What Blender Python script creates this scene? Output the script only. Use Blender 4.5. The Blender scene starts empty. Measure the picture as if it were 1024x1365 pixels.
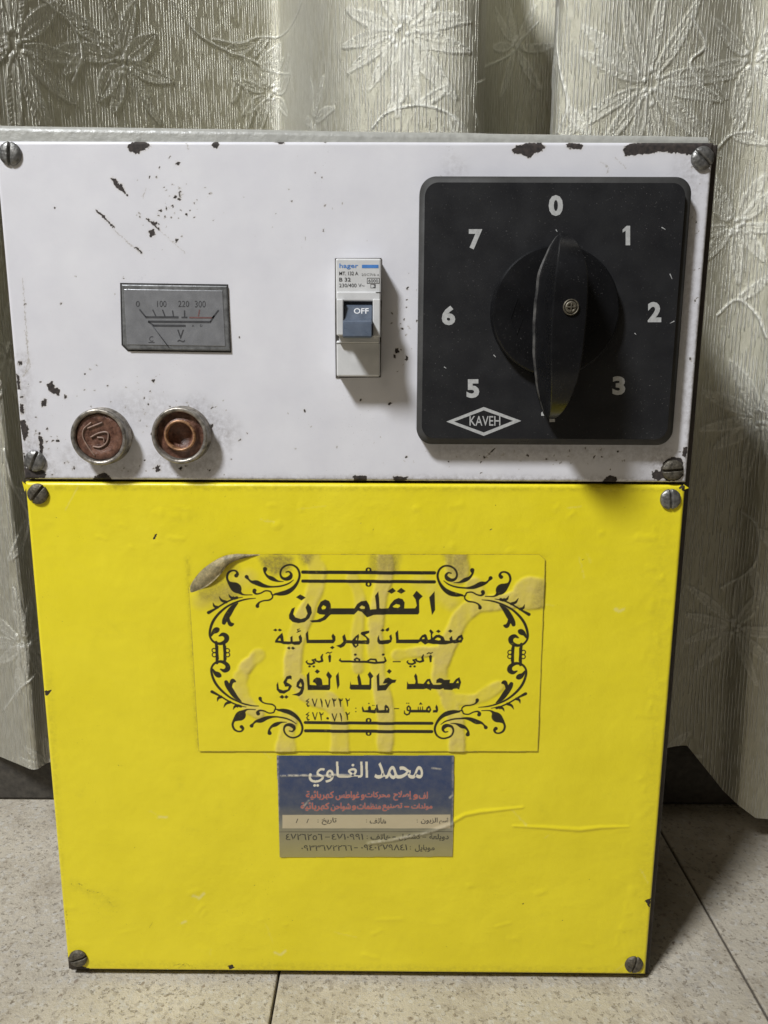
import bpy, bmesh, math, random
import numpy as np
from mathutils import Matrix, Vector

S = bpy.context.scene
C = S.collection
rng = np.random.default_rng(7)
random.seed(7)

# ------------------------------------------------------------------ camera
FPX, D = 1025.0, 0.315
TILT, YAW, ROLL = math.radians(11.34), math.radians(-0.34), math.radians(0.22)
ct, st, cy, sy, cr, sr = (math.cos(TILT), math.sin(TILT), math.cos(YAW), math.sin(YAW), math.cos(ROLL), math.sin(ROLL))
R = (np.array([[cr, -sr, 0], [sr, cr, 0], [0, 0, 1]]) @ np.array([[1, 0, 0], [0, ct, -st], [0, st, ct]])
     @ np.array([[cy, 0, -sy], [0, 1, 0], [sy, 0, cy]]) @ np.array([[1, 0, 0], [0, 0, -1], [0, 1, 0]], float))
cam = bpy.data.objects.new('camera', bpy.data.cameras.new('camera'))
C.objects.link(cam)
S.camera = cam
cam.data.sensor_fit = 'VERTICAL'
cam.data.sensor_height = 24
cam.data.lens = 24 * FPX / 1365
cam.data.clip_start = 0.01
cam.data.clip_end = 50
Mc = Matrix.Identity(4)
for i in range(3):
    Mc[i][0], Mc[i][1], Mc[i][2] = R[0][i], -R[1][i], -R[2][i]
Mc[1][3] = -D
cam.matrix_world = Mc

# ------------------------------------------------------------------ world and lamp
W = bpy.data.worlds.new('World')
S.world = W
W.use_nodes = True
bg = W.node_tree.nodes['Background']
bg.inputs[0].default_value = (1.0, 0.86, 0.66, 1)
bg.inputs[1].default_value = 0.05
ld = bpy.data.lights.new('ceiling_lamp', 'AREA')
ld.shape = 'DISK'
ld.size = 0.30
ld.energy = 52.0
ld.color = (0.93, 0.96, 1.0)
lamp = bpy.data.objects.new('ceiling_lamp', ld)
C.objects.link(lamp)
ldir = Vector((-0.90, -1.0, 1.58)).normalized()
lamp.location = Vector((0.0, 0.0, -0.08)) + ldir * 2.0
lamp.rotation_euler = (-ldir).to_track_quat('-Z', 'Y').to_euler()
lf = bpy.data.lights.new('bounce_fill', 'AREA')  # added soft fill for bounce off ceiling and walls, not an actual lamp
lf.shape = 'DISK'
lf.size = 0.7
lf.energy = 1.6
lf.color = (1.0, 0.88, 0.70)
fill_ob = bpy.data.objects.new('bounce_fill', lf)
C.objects.link(fill_ob)
fdir = Vector((-0.55, -1.0, 0.75)).normalized()
fill_ob.location = Vector((0.0, 0.0, -0.08)) + fdir * 1.55
fill_ob.rotation_euler = (-fdir).to_track_quat('-Z', 'Y').to_euler()
S.view_settings.view_transform = 'Standard'
S.view_settings.look = 'None'
S.view_settings.exposure = 0.0
S.view_settings.gamma = 1.0


# ------------------------------------------------------------------ geometry of the view
def at(px, py, Y=0.0):
    """a point of the photograph on the real vertical plane at depth Y -> (x, z)"""
    px, py = np.asarray(px, float), np.asarray(py, float)
    d = np.stack([(px - 512) / FPX, (py - 682.5) / FPX, np.ones_like(px)], -1) @ R
    k = (Y + D) / d[..., 1]
    return d[..., 0] * k, d[..., 2] * k


def atz(px, py, z):
    d = np.array([(px - 512) / FPX, (py - 682.5) / FPX, 1.0]) @ R
    k = z / d[2]
    return d[0] * k, d[1] * k - D


def PW(pts, Y=0.0):
    a = np.array(pts, float)
    x, z = at(a[:, 0], a[:, 1], Y)
    return np.stack([x, z], -1)


def vnoise(x, y, seed=0, octs=1):
    x, y = np.asarray(x, float), np.asarray(y, float)
    tot, amp, out = 0, 1.0, 0
    for o in range(octs):
        xi, yi = np.floor(x).astype(np.int64), np.floor(y).astype(np.int64)
        fx, fy = x - xi, y - yi
        fx, fy = fx * fx * (3 - 2 * fx), fy * fy * (3 - 2 * fy)

        def h(a, b):
            n = (a * 374761393 + b * 668265263 + (seed + o) * 974634777) & 0xFFFFFFFF
            n = ((n ^ (n >> 13)) * 1274126177) & 0xFFFFFFFF
            return ((n ^ (n >> 16)) & 0xFFFF) / 65535.0
        v = (h(xi, yi) * (1 - fx) + h(xi + 1, yi) * fx) * (1 - fy) + (h(xi, yi + 1) * (1 - fx) + h(xi + 1, yi + 1) * fx) * fy
        out = out + amp * v
        tot += amp
        amp *= 0.5
        x, y = x * 2.03 + 7.1, y * 2.03 + 3.7
    return out / tot


class Canvas:
    """a raster of pigment coverage in plane coordinates (metres)"""
    def __init__(s, x0, x1, z0, z1, res):
        s.x0, s.z0, s.res = x0, z0, res
        s.nx, s.nz = int((x1 - x0) / res) + 2, int((z1 - z0) / res) + 2
        s.a = np.zeros((s.nz, s.nx), np.float32)

    def _win(s, lo, hi, pad):
        i0 = max(0, int((lo[0] - pad - s.x0) / s.res)); i1 = min(s.nx, int((hi[0] + pad - s.x0) / s.res) + 2)
        j0 = max(0, int((lo[1] - pad - s.z0) / s.res)); j1 = min(s.nz, int((hi[1] + pad - s.z0) / s.res) + 2)
        if i1 <= i0 or j1 <= j0:
            return None
        X, Z = np.meshgrid(s.x0 + np.arange(i0, i1) * s.res, s.z0 + np.arange(j0, j1) * s.res)
        return (slice(j0, j1), slice(i0, i1)), X, Z

    def put(s, w, v):
        s.a[w] = np.maximum(s.a[w], v)

    def poly(s, pts, val=1.0, soft=None):
        pts = np.asarray(pts, float)
        soft = soft or s.res
        r = s._win(pts.min(0), pts.max(0), soft * 2)
        if r is None:
            return
        w, X, Z = r
        ins = np.zeros(X.shape, bool)
        dist = np.full(X.shape, 1e9)
        for (ax, az), (bx, bz) in zip(pts, np.roll(pts, -1, 0)):
            cond = (az > Z) != (bz > Z)
            with np.errstate(divide='ignore', invalid='ignore'):
                xx = ax + (Z - az) * (bx - ax) / ((bz - az) if bz != az else 1e-12)
            ins ^= cond & (X < xx)
            L2 = (bx - ax) ** 2 + (bz - az) ** 2 + 1e-18
            t = np.clip(((X - ax) * (bx - ax) + (Z - az) * (bz - az)) / L2, 0, 1)
            dist = np.minimum(dist, np.hypot(X - ax - t * (bx - ax), Z - az - t * (bz - az)))
        sd = np.where(ins, dist, -dist)
        s.put(w, val * np.clip(0.5 + sd / soft / 1.0, 0, 1))

    def stroke(s, pts, wid, val=1.0, soft=None):
        pts = np.asarray(pts, float)
        wid = np.broadcast_to(np.asarray(wid, float), (len(pts),))
        soft = soft or s.res
        for k in range(len(pts) - 1):
            a, b = pts[k], pts[k + 1]
            ra, rb = wid[k] / 2, wid[k + 1] / 2
            m = max(ra, rb)
            r = s._win(np.minimum(a, b), np.maximum(a, b), m + soft * 2)
            if r is None:
                continue
            w, X, Z = r
            L2 = ((b - a) ** 2).sum() + 1e-18
            t = np.clip(((X - a[0]) * (b[0] - a[0]) + (Z - a[1]) * (b[1] - a[1])) / L2, 0, 1)
            d = np.hypot(X - a[0] - t * (b[0] - a[0]), Z - a[1] - t * (b[1] - a[1]))
            s.put(w, val * np.clip(0.5 + (ra + (rb - ra) * t - d) / soft, 0, 1))

    def tris(s, V, T):
        for t in T:
            p = V[list(t)]
            r = s._win(p.min(0), p.max(0), 0)
            if r is None:
                continue
            w, X, Z = r
            e = []
            for k in range(3):
                a, b = p[k], p[(k + 1) % 3]
                e.append((b[0] - a[0]) * (Z - a[1]) - (b[1] - a[1]) * (X - a[0]))
            ins = ((e[0] >= 0) & (e[1] >= 0) & (e[2] >= 0)) | ((e[0] <= 0) & (e[1] <= 0) & (e[2] <= 0))
            s.put(w, ins.astype(np.float32))

    def blur(s, n):
        for _ in range(n):
            a = np.pad(s.a, 1, mode='edge')
            a = (a[:-2] + 2 * a[1:-1] + a[2:]) / 4
            s.a = (a[:, :-2] + 2 * a[:, 1:-1] + a[:, 2:]) / 4
        return s

    def copy(s):
        c = Canvas.__new__(Canvas)
        c.__dict__.update(s.__dict__)
        c.a = s.a.copy()
        return c

    def get(s, X, Z):
        u = np.clip((X - s.x0) / s.res, 0, s.nx - 1.001)
        v = np.clip((Z - s.z0) / s.res, 0, s.nz - 1.001)
        i, j = u.astype(int), v.astype(int)
        f, g = u - i, v - j
        a = s.a
        return (a[j, i] * (1 - f) + a[j, i + 1] * f) * (1 - g) + (a[j + 1, i] * (1 - f) + a[j + 1, i + 1] * f) * g


def spline(pts, n=10):
    p = np.asarray(pts, float)
    q = np.vstack([2 * p[0] - p[1], p, 2 * p[-1] - p[-2]])
    out = []
    for i in range(1, len(q) - 2):
        for t in np.arange(n) / n:
            a, b, c, d = q[i - 1], q[i], q[i + 1], q[i + 2]
            out.append(0.5 * (2 * b + (c - a) * t + (2 * a - 5 * b + 4 * c - d) * t * t + (3 * b - a - 3 * c + d) * t ** 3))
    out.append(q[-2])
    return np.array(out)


# ------------------------------------------------------------------ objects
def root(name, loc, label, cat):
    o = bpy.data.objects.new(name, None)
    C.objects.link(o)
    o.location = loc
    o.empty_display_size = 0.02
    o['label'] = label
    o['category'] = cat
    return o


def link(name, me, mats, parent=None, smooth=True, label=None):
    o = bpy.data.objects.new(name, me)
    me.name = name
    C.objects.link(o)
    for m in (mats if isinstance(mats, (list, tuple)) else [mats]):
        me.materials.append(m)
    if smooth:
        me.polygons.foreach_set('use_smooth', np.ones(len(me.polygons), bool))
    if parent is not None:
        o.parent = parent
        if parent.type == 'EMPTY':
            o.matrix_parent_inverse = Matrix.Translation(-Vector(parent.location))
    if label:
        o['label'] = label
    return o


def grid_mesh(V, nu, nv, keep=None):
    """V: (nv, nu, 3)"""
    me = bpy.data.meshes.new('grid')
    idx = np.arange(nu * nv).reshape(nv, nu)
    q = np.stack([idx[:-1, :-1], idx[:-1, 1:], idx[1:, 1:], idx[1:, :-1]], -1).reshape(-1, 4)
    V = V.reshape(-1, 3)
    used = None
    if keep is not None:
        q = q[keep.ravel()[q].all(1)]
        used = np.unique(q)
        remap = np.zeros(len(V), np.int64)
        remap[used] = np.arange(len(used))
        q = remap[q]
        V = V[used]
    me.vertices.add(len(V))
    me.vertices.foreach_set('co', V.astype(np.float32).ravel())
    me.loops.add(q.size)
    me.loops.foreach_set('vertex_index', q.astype(np.int32).ravel())
    me.polygons.add(len(q))
    me.polygons.foreach_set('loop_start', np.arange(0, q.size, 4, dtype=np.int32))
    me.update(calc_edges=True)
    return me, used


def fattr(me, name, arr, used=None):
    arr = arr.ravel()
    if used is not None:
        arr = arr[used]
    a = me.attributes.new(name, 'FLOAT', 'POINT')
    a.data.foreach_set('value', arr.astype(np.float32))


def cattr(me, name, arr, used=None):
    arr = arr.reshape(-1, 3)
    if used is not None:
        arr = arr[used]
    a = me.attributes.new(name, 'FLOAT_COLOR', 'POINT')
    a.data.foreach_set('color', np.concatenate([arr, np.ones((len(arr), 1))], 1).astype(np.float32).ravel())


def sheet(x0, x1, z0, z1, step, hfun, r, skirt, y0=0.0):
    """pressed metal sheet facing -Y with rounded folded edges"""
    def axis(a, b):
        n = int(round((b - a) / step))
        m = np.linspace(a + r, b - r, n)
        k = r * (1 - np.cos(np.linspace(0, math.pi / 2, 6)))
        lo = a + k[:-1]
        return np.concatenate([[a], lo, m, b - k[:-1][::-1], [b]])
    xs, zs = axis(x0, x1), axis(z0, z1)
    X, Z = np.meshgrid(xs, zs)
    d = np.minimum(np.minimum(X - x0, x1 - X), np.minimum(Z - z0, z1 - Z))
    e = np.clip(r - d, 0, r)
    Y = y0 + r - np.sqrt(np.maximum(r * r - e * e, 0)) - hfun(X, Z) * np.clip(d / r, 0, 1)
    Y[0, :] = Y[-1, :] = skirt
    Y[:, 0] = Y[:, -1] = skirt
    me, _ = grid_mesh(np.stack([X, Y, Z], -1), len(xs), len(zs))
    return me, X, Z


def to_me(bm, name='m'):
    me = bpy.data.meshes.new(name)
    bmesh.ops.recalc_face_normals(bm, faces=bm.faces)
    bm.to_mesh(me)
    bm.free()
    return me


def add_prism(bm, pts, y_back, y_front, bevel=0.0, seg=2, mi=0):
    """outline pts (x,z); front at y_front (smaller y = nearer the viewer)"""
    t = bmesh.new()
    vb = [t.verts.new((x, y_back, z)) for x, z in pts]
    vf = [t.verts.new((x, y_front, z)) for x, z in pts]
    n = len(pts)
    t.faces.new(vb)
    ff = t.faces.new(vf)
    for i in range(n):
        t.faces.new((vb[i], vb[(i + 1) % n], vf[(i + 1) % n], vf[i]))
    if bevel:
        bmesh.ops.bevel(t, geom=list(ff.edges), offset=bevel, segments=seg, profile=0.5, affect='EDGES', clamp_overlap=True)
    for f in t.faces:
        f.material_index = mi
    bmesh.ops.recalc_face_normals(t, faces=t.faces)
    me = bpy.data.meshes.new('t')
    t.to_mesh(me)
    t.free()
    bm.from_mesh(me)
    bpy.data.meshes.remove(me)


def rect(x0, x1, z0, z1):
    return [(x0, z0), (x1, z0), (x1, z1), (x0, z1)]


def rrect(x0, x1, z0, z1, r, n=8):
    out = []
    for cx, cz, a0 in ((x1 - r, z1 - r, 0), (x0 + r, z1 - r, 90), (x0 + r, z0 + r, 180), (x1 - r, z0 + r, 270)):
        for k in range(n + 1):
            a = math.radians(a0 + 90 * k / n)
            out.append((cx + r * math.cos(a), cz + r * math.sin(a)))
    return out


def add_box(bm, x0, x1, y0, y1, z0, z1, bevel=0.0, seg=2, mi=0):
    t = bmesh.new()
    bmesh.ops.create_cube(t, size=1)
    for v in t.verts:
        v.co = Vector(((x0 + x1) / 2 + v.co.x * (x1 - x0), (y0 + y1) / 2 + v.co.y * (y1 - y0), (z0 + z1) / 2 + v.co.z * (z1 - z0)))
    if bevel:
        bmesh.ops.bevel(t, geom=list(t.edges), offset=bevel, segments=seg, profile=0.5, affect='EDGES')
    for f in t.faces:
        f.material_index = mi
    me = bpy.data.meshes.new('t')
    t.to_mesh(me)
    t.free()
    bm.from_mesh(me)
    bpy.data.meshes.remove(me)


def add_lathe(bm, prof, cx, cz, seg=64, mi=0):
    """prof: list of (radius, y)"""
    rings = []
    for r, y in prof:
        if r <= 1e-7:
            rings.append([bm.verts.new((cx, y, cz))])
        else:
            rings.append([bm.verts.new((cx + r * math.cos(2 * math.pi * k / seg), y, cz + r * math.sin(2 * math.pi * k / seg))) for k in range(seg)])
    for a, b in zip(rings, rings[1:]):
        for k in range(seg):
            k2 = (k + 1) % seg
            if len(a) == 1 and len(b) == 1:
                continue
            if len(a) == 1:
                f = bm.faces.new((a[0], b[k], b[k2]))
            elif len(b) == 1:
                f = bm.faces.new((a[k], b[0], a[k2]))
            else:
                f = bm.faces.new((a[k], b[k], b[k2], a[k2]))
            f.material_index = mi


def add_flat(bm, V2, T, y, mi):
    vs = [bm.verts.new((x, y, z)) for x, z in V2]
    for t in T:
        try:
            f = bm.faces.new([vs[i] for i in t])
            f.material_index = mi
        except ValueError:
            pass


def add_tube(bm, pts, rad, seg=6, mi=0):
    pts = [Vector(p) for p in pts]
    rings = []
    for i, p in enumerate(pts):
        t = (pts[min(i + 1, len(pts) - 1)] - pts[max(i - 1, 0)]).normalized()
        a = t.cross(Vector((0, 1, 0)))
        if a.length < 1e-5:
            a = t.cross(Vector((1, 0, 0)))
        a.normalize()
        b = t.cross(a)
        r = rad[i] if hasattr(rad, '__len__') else rad
        rings.append([bm.verts.new(p + r * (a * math.cos(2 * math.pi * k / seg) + b * math.sin(2 * math.pi * k / seg))) for k in range(seg)])
    for a, b in zip(rings, rings[1:]):
        for k in range(seg):
            bm.faces.new((a[k], a[(k + 1) % seg], b[(k + 1) % seg], b[k])).material_index = mi
    for rg in (rings[0], rings[-1]):
        bm.faces.new(rg).material_index = mi


# ------------------------------------------------------------------ lettering
AR = {'ا': 0xFE8D, 'آ': 0xFE81, 'أ': 0xFE83, 'إ': 0xFE87, 'ئ': 0xFE89, 'ب': 0xFE8F, 'ة': 0xFE93, 'ت': 0xFE95, 'ج': 0xFE9D, 'ح': 0xFEA1,
      'خ': 0xFEA5, 'د': 0xFEA9, 'ر': 0xFEAD, 'ز': 0xFEAF, 'س': 0xFEB1, 'ش': 0xFEB5, 'ص': 0xFEB9, 'ض': 0xFEBD, 'ط': 0xFEC1, 'ظ': 0xFEC5,
      'ع': 0xFEC9, 'غ': 0xFECD, 'ف': 0xFED1, 'ق': 0xFED5, 'ك': 0xFED9, 'ل': 0xFEDD, 'م': 0xFEE1, 'ن': 0xFEE5, 'ه': 0xFEE9, 'و': 0xFEED, 'ي': 0xFEF1}
TWO = set('اآأإةدرزو')


def shape_word(w):
    w = w.replace('لا', 'Λ')
    out = []
    for i, ch in enumerate(w):
        prev, nxt = (w[i - 1] if i else ''), (w[i + 1] if i + 1 < len(w) else '')
        jp = prev != '' and (prev in AR and prev not in TWO or prev == 'ـ')
        if ch == 'ـ':
            out.append(ch)
            continue
        if ch == 'Λ':
            out.append(chr(0xFEFC if jp else 0xFEFB))
            continue
        if ch not in AR:
            out.append(ch)
            continue
        jn = ch not in TWO and (nxt in AR or nxt in ('ـ', 'Λ')) and nxt != ''
        b = AR[ch]
        if ch in TWO:
            out.append(chr(b + (1 if jp else 0)))
        else:
            out.append(chr(b + (3 if jp and jn else 2 if jn else 1 if jp else 0)))
    return ''.join(reversed(out))


_cache = {}


def glyphs(s, bold=0.0):
    k = (s, bold)
    if k not in _cache:
        c = bpy.data.curves.new('t', 'FONT')
        c.body = s
        c.offset = bold
        c.resolution_u = 3
        o = bpy.data.objects.new('t', c)
        C.objects.link(o)
        bpy.context.view_layer.update()
        ev = o.evaluated_get(bpy.context.evaluated_depsgraph_get())
        me = ev.to_mesh()
        me.calc_loop_triangles()
        V = np.array([v.co[:2] for v in me.vertices])
        T = [tuple(t.vertices) for t in me.loop_triangles]
        ev.to_mesh_clear()
        bpy.data.objects.remove(o)
        bpy.data.curves.remove(c)
        _cache[k] = (V, T)
    return _cache[k]


def lettering(s, box, Y=0.0, bold=0.0):
    """glyph triangles of s fitted to the box (px of the photograph) on the plane Y"""
    V, T = glyphs(s, bold)
    lo, hi = V.min(0), V.max(0)
    n = (V - lo) / np.maximum(hi - lo, 1e-9)
    x0, y0, x1, y1 = box
    x, z = at(x0 + n[:, 0] * (x1 - x0), y1 - n[:, 1] * (y1 - y0), Y)
    return np.stack([x, z], -1), T


# ------------------------------------------------------------------ materials
def lin(*c):
    return tuple(((v / 255) / 12.92 if v / 255 <= 0.04045 else ((v / 255 + 0.055) / 1.055) ** 2.4) for v in c)


class NT:
    def __init__(s, name):
        s.m = bpy.data.materials.new(name)
        s.m.use_nodes = True
        s.t = s.m.node_tree
        s.p = s.t.nodes['Principled BSDF']

    def n(s, typ, ins=None, **kw):
        nd = s.t.nodes.new('ShaderNode' + typ)
        for k, v in kw.items():
            setattr(nd, k, v)
        for k, v in (ins or {}).items():
            s.set(nd.inputs[k], v)
        return nd

    def set(s, sock, v):
        if isinstance(v, bpy.types.NodeSocket):
            s.t.links.new(v, sock)
        else:
            if isinstance(v, tuple) and len(v) == 3 and sock.type == 'RGBA':
                v = v + (1,)
            sock.default_value = v

    def P(s, **kw):
        for k, v in kw.items():
            s.set(s.p.inputs[k.replace('_', ' ')], v)
        return s

    def math(s, op, a, b=0.0, c=False):
        nd = s.n('Math', operation=op, use_clamp=c)
        s.set(nd.inputs[0], a)
        s.set(nd.inputs[1], b)
        return nd.outputs[0]

    def mix(s, f, a, b, mode='MIX'):
        nd = s.n('Mix', data_type='RGBA', blend_type=mode, clamp_factor=True)
        s.set(nd.inputs[0], f)
        s.set(nd.inputs[6], a)
        s.set(nd.inputs[7], b)
        return nd.outputs[2]

    def attr(s, name, fac=True):
        nd = s.n('Attribute', attribute_name=name)
        return nd.outputs['Fac' if fac else 'Color']

    def co(s):
        return s.n('TexCoord').outputs['Object']

    def noise(s, scale, detail=3, rough=0.5, vec=None, dist=0.0):
        nd = s.n('TexNoise', {'Scale': scale, 'Detail': detail, 'Roughness': rough, 'Distortion': dist})
        s.set(nd.inputs['Vector'], vec if vec is not None else s.co())
        return nd.outputs['Fac']

    def ramp(s, v, lo, hi, a=0.0, b=1.0):
        nd = s.n('MapRange', {'From Min': lo, 'From Max': hi, 'To Min': a, 'To Max': b})
        s.set(nd.inputs['Value'], v)
        return nd.outputs[0]

    def bump(s, h, strength, dist, prev=None):
        nd = s.n('Bump', {'Strength': strength, 'Distance': dist})
        s.set(nd.inputs['Height'], h)
        if prev is not None:
            s.set(nd.inputs['Normal'], prev)
        return nd.outputs[0]


def plain(name, col, rough=0.5, metal=0.0, var=0.2, nscale=300, bump=0.15, bscale=900, bdist=0.0003, col2=None, spec=0.5):
    m = NT(name)
    f = m.noise(nscale, 5, 0.6)
    a = tuple(c * (1 - var) for c in col)
    b = col2 or tuple(min(1, c * (1 + var)) for c in col)
    m.P(Base_Color=m.mix(m.ramp(f, 0.35, 0.65), a, b), Metallic=metal, Specular_IOR_Level=spec,
        Roughness=m.ramp(m.noise(nscale * 1.7, 4), 0.3, 0.7, max(0.02, rough - 0.1), min(1, rough + 0.12)))
    m.P(Normal=m.bump(m.noise(bscale, 4, 0.6), bump, bdist))
    return m.m


def make_white():
    m = NT('white_enamel')
    chip, dirt, halo = m.attr('chip'), m.attr('dirt'), m.attr('halo')
    n1 = m.noise(45, 4, 0.6)
    base = m.mix(m.ramp(n1, 0.3, 0.75), (0.645, 0.635, 0.665), (0.715, 0.705, 0.725))
    sp = m.noise(1500, 2, 0.5)
    spm = m.ramp(sp, 0.66, 0.72)
    patch = m.ramp(m.noise(28, 3, 0.6), 0.52, 0.70)
    spm = m.math('MULTIPLY', spm, m.math('MULTIPLY', patch, 0.45))
    base = m.mix(spm, base, (0.22, 0.19, 0.15))
    # grime and darker bands
    g = m.math('MULTIPLY', dirt, m.ramp(m.noise(420, 5, 0.7), 0.38, 0.66), True)
    base = m.mix(g, base, (0.14, 0.11, 0.085))
    base = m.mix(m.math('MULTIPLY', halo, 0.55), base, (0.50, 0.45, 0.38))
    rust = m.mix(m.ramp(m.noise(700, 4), 0.35, 0.65), (0.020, 0.016, 0.015), (0.052, 0.040, 0.034))
    base = m.mix(m.math('MULTIPLY', m.ramp(chip, 0.16, 0.34), 0.75), base, (0.40, 0.37, 0.33))
    cm = m.ramp(chip, 0.42, 0.58)
    m.P(Base_Color=m.mix(cm, base, rust), Roughness=m.mix(cm, (0.34, 0.34, 0.34), (0.8, 0.8, 0.8)), Specular_IOR_Level=0.45)
    b1 = m.bump(m.noise(160, 3), 0.10, 0.0006)
    b2 = m.bump(m.noise(1300, 3), 0.08, 0.0002, b1)
    inv = m.math('SUBTRACT', 1.0, cm)
    m.P(Normal=m.bump(inv, 0.9, 0.00025, b2))
    return m.m


def make_yellow():
    m = NT('yellow_enamel')
    chip, dirt, pale = m.attr('chip'), m.attr('dirt'), m.attr('pale')
    base = m.mix(m.ramp(m.noise(30, 4, 0.6), 0.3, 0.7), (0.76, 0.635, 0.016), (0.825, 0.695, 0.022))
    sp = m.ramp(m.noise(1200, 2, 0.5), 0.68, 0.73)
    sp = m.math('MULTIPLY', sp, m.math('MULTIPLY', m.ramp(m.noise(25, 3, 0.6), 0.48, 0.68), 0.5))
    base = m.mix(sp, base, (0.25, 0.19, 0.02))
    g = m.math('MULTIPLY', dirt, m.ramp(m.noise(420, 5, 0.7), 0.35, 0.65), True)
    base = m.mix(g, base, (0.16, 0.12, 0.02))
    base = m.mix(pale, base, (0.78, 0.72, 0.40))
    cm = m.ramp(chip, 0.40, 0.60)
    m.P(Base_Color=m.mix(cm, base, (0.035, 0.025, 0.015)), Roughness=m.mix(cm, m.ramp(m.noise(18, 5, 0.65), 0.35, 0.65, 0.28, 0.50), (0.8, 0.8, 0.8)), Specular_IOR_Level=0.45)
    b1 = m.bump(m.noise(95, 4, 0.55), 0.32, 0.0012)
    b2 = m.bump(m.noise(900, 4, 0.6), 0.16, 0.0003, b1)
    m.P(Normal=m.bump(m.math('SUBTRACT', 1.0, cm), 0.8, 0.00025, b2))
    return m.m


def make_sticker():
    m = NT('clear_sticker_film')
    ink, dirt, track = m.attr('ink'), m.attr('dirt'), m.attr('track')
    base = m.mix(m.ramp(m.noise(40, 4, 0.6), 0.3, 0.7), (0.76, 0.63, 0.016), (0.82, 0.69, 0.020))
    tr = m.math('MULTIPLY', track, m.ramp(m.noise(160, 4, 0.6), 0.25, 0.75, 0.55, 1.0))
    base = m.mix(m.math('MULTIPLY', tr, 0.85), base, (0.62, 0.49, 0.16))
    dd = m.math('MULTIPLY', dirt, m.ramp(m.noise(900, 5, 0.7), 0.3, 0.6, 0.45, 1.0), True)
    base = m.mix(dd, base, (0.17, 0.125, 0.055))
    inkf = m.math('MULTIPLY', ink, m.ramp(m.noise(500, 5, 0.7), 0.25, 0.4, 0.86, 1.0))
    m.P(Base_Color=m.mix(inkf, base, (0.021, 0.018, 0.010)), Roughness=0.36, Specular_IOR_Level=0.42)
    b1 = m.bump(m.noise(130, 4, 0.55), 0.16, 0.0008)
    m.P(Normal=m.bump(m.noise(900, 3), 0.10, 0.0002, b1))
    return m.m


def make_card():
    m = NT('printed_card')
    col = m.attr('print', False)
    f = m.ramp(m.noise(220, 5, 0.7), 0.3, 0.7)
    c = m.mix(m.math('MULTIPLY', f, 0.12), col, (0.42, 0.36, 0.22))
    wear = m.attr('wear')
    c = m.mix(m.math('MULTIPLY', wear, m.ramp(m.noise(500, 4, 0.7), 0.35, 0.6)), c, (0.66, 0.60, 0.46))
    m.P(Base_Color=c, Roughness=0.40)
    m.P(Normal=m.bump(m.noise(260, 4), 0.2, 0.0006))
    return m.m


def make_black(name, a, b, rough, dust=0.5, spec=0.30):
    m = NT(name)
    base = m.mix(m.ramp(m.noise(70, 5, 0.65), 0.3, 0.7), a, b)
    d = m.ramp(m.noise(1700, 2, 0.5), 0.68, 0.76)
    d = m.math('MULTIPLY', d, m.ramp(m.noise(60, 3), 0.4, 0.7, 0.1, dust))
    base = m.mix(d, base, (0.24, 0.23, 0.22))
    m.P(Base_Color=base, Roughness=m.ramp(m.noise(110, 4), 0.3, 0.7, rough - 0.08, rough + 0.1), Specular_IOR_Level=spec)
    m.P(Normal=m.bump(m.noise(1500, 3), 0.12, 0.0002))
    return m.m


def make_floor():
    m = NT('terrazzo')
    co = m.co()
    v1 = m.n('TexVoronoi', {'Scale': 380.0, 'Randomness': 1.0})
    wn = m.noise(170, 3, 0.6)
    wob = m.n('VectorMath', operation='ADD')
    m.set(wob.inputs[0], co)
    sc = m.n('VectorMath', operation='SCALE')
    nz = m.n('TexNoise', {'Scale': 260.0, 'Detail': 3.0})
    m.set(nz.inputs['Vector'], co)
    m.set(sc.inputs[0], nz.outputs['Color'])
    sc.inputs['Scale'].default_value = 0.004
    m.set(wob.inputs[1], sc.outputs[0])
    m.set(v1.inputs['Vector'], wob.outputs[0])
    sep = m.n('SeparateColor')
    m.set(sep.inputs[0], v1.outputs['Color'])
    big = m.noise(14, 4, 0.6)
    cem = m.mix(m.ramp(big, 0.3, 0.7), (0.43, 0.383, 0.30), (0.545, 0.49, 0.395))
    stone = m.mix(m.ramp(sep.outputs[1], 0.0, 1.0), (0.34, 0.295, 0.23), (0.55, 0.52, 0.46))
    stone = m.mix(m.ramp(sep.outputs[2], 0.93, 0.96), stone, (0.23, 0.18, 0.13))
    isst = m.math('MULTIPLY', m.ramp(v1.outputs['Distance'], 0.62, 0.42), m.ramp(sep.outputs[0], 0.45, 0.5))
    col = m.mix(m.math('MULTIPLY', isst, 0.8), cem, stone)
    pit = m.ramp(m.noise(470, 3, 0.62), 0.585, 0.66)
    col = m.mix(m.math('MULTIPLY', pit, 0.62), col, (0.17, 0.135, 0.095))
    stain = m.ramp(m.noise(32, 6, 0.75), 0.50, 0.70)
    col = m.mix(m.math('MULTIPLY', stain, 0.6), col, (0.28, 0.23, 0.165))
    m.P(Base_Color=col, Roughness=m.ramp(m.noise(120, 4), 0.3, 0.7, 0.45, 0.7), Specular_IOR_Level=0.35)
    b1 = m.bump(m.math('SUBTRACT', 1.0, pit), 0.5, 0.0005)
    m.P(Normal=m.bump(m.noise(520, 5, 0.7), 0.75, 0.0009, b1))
    return m.m


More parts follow.
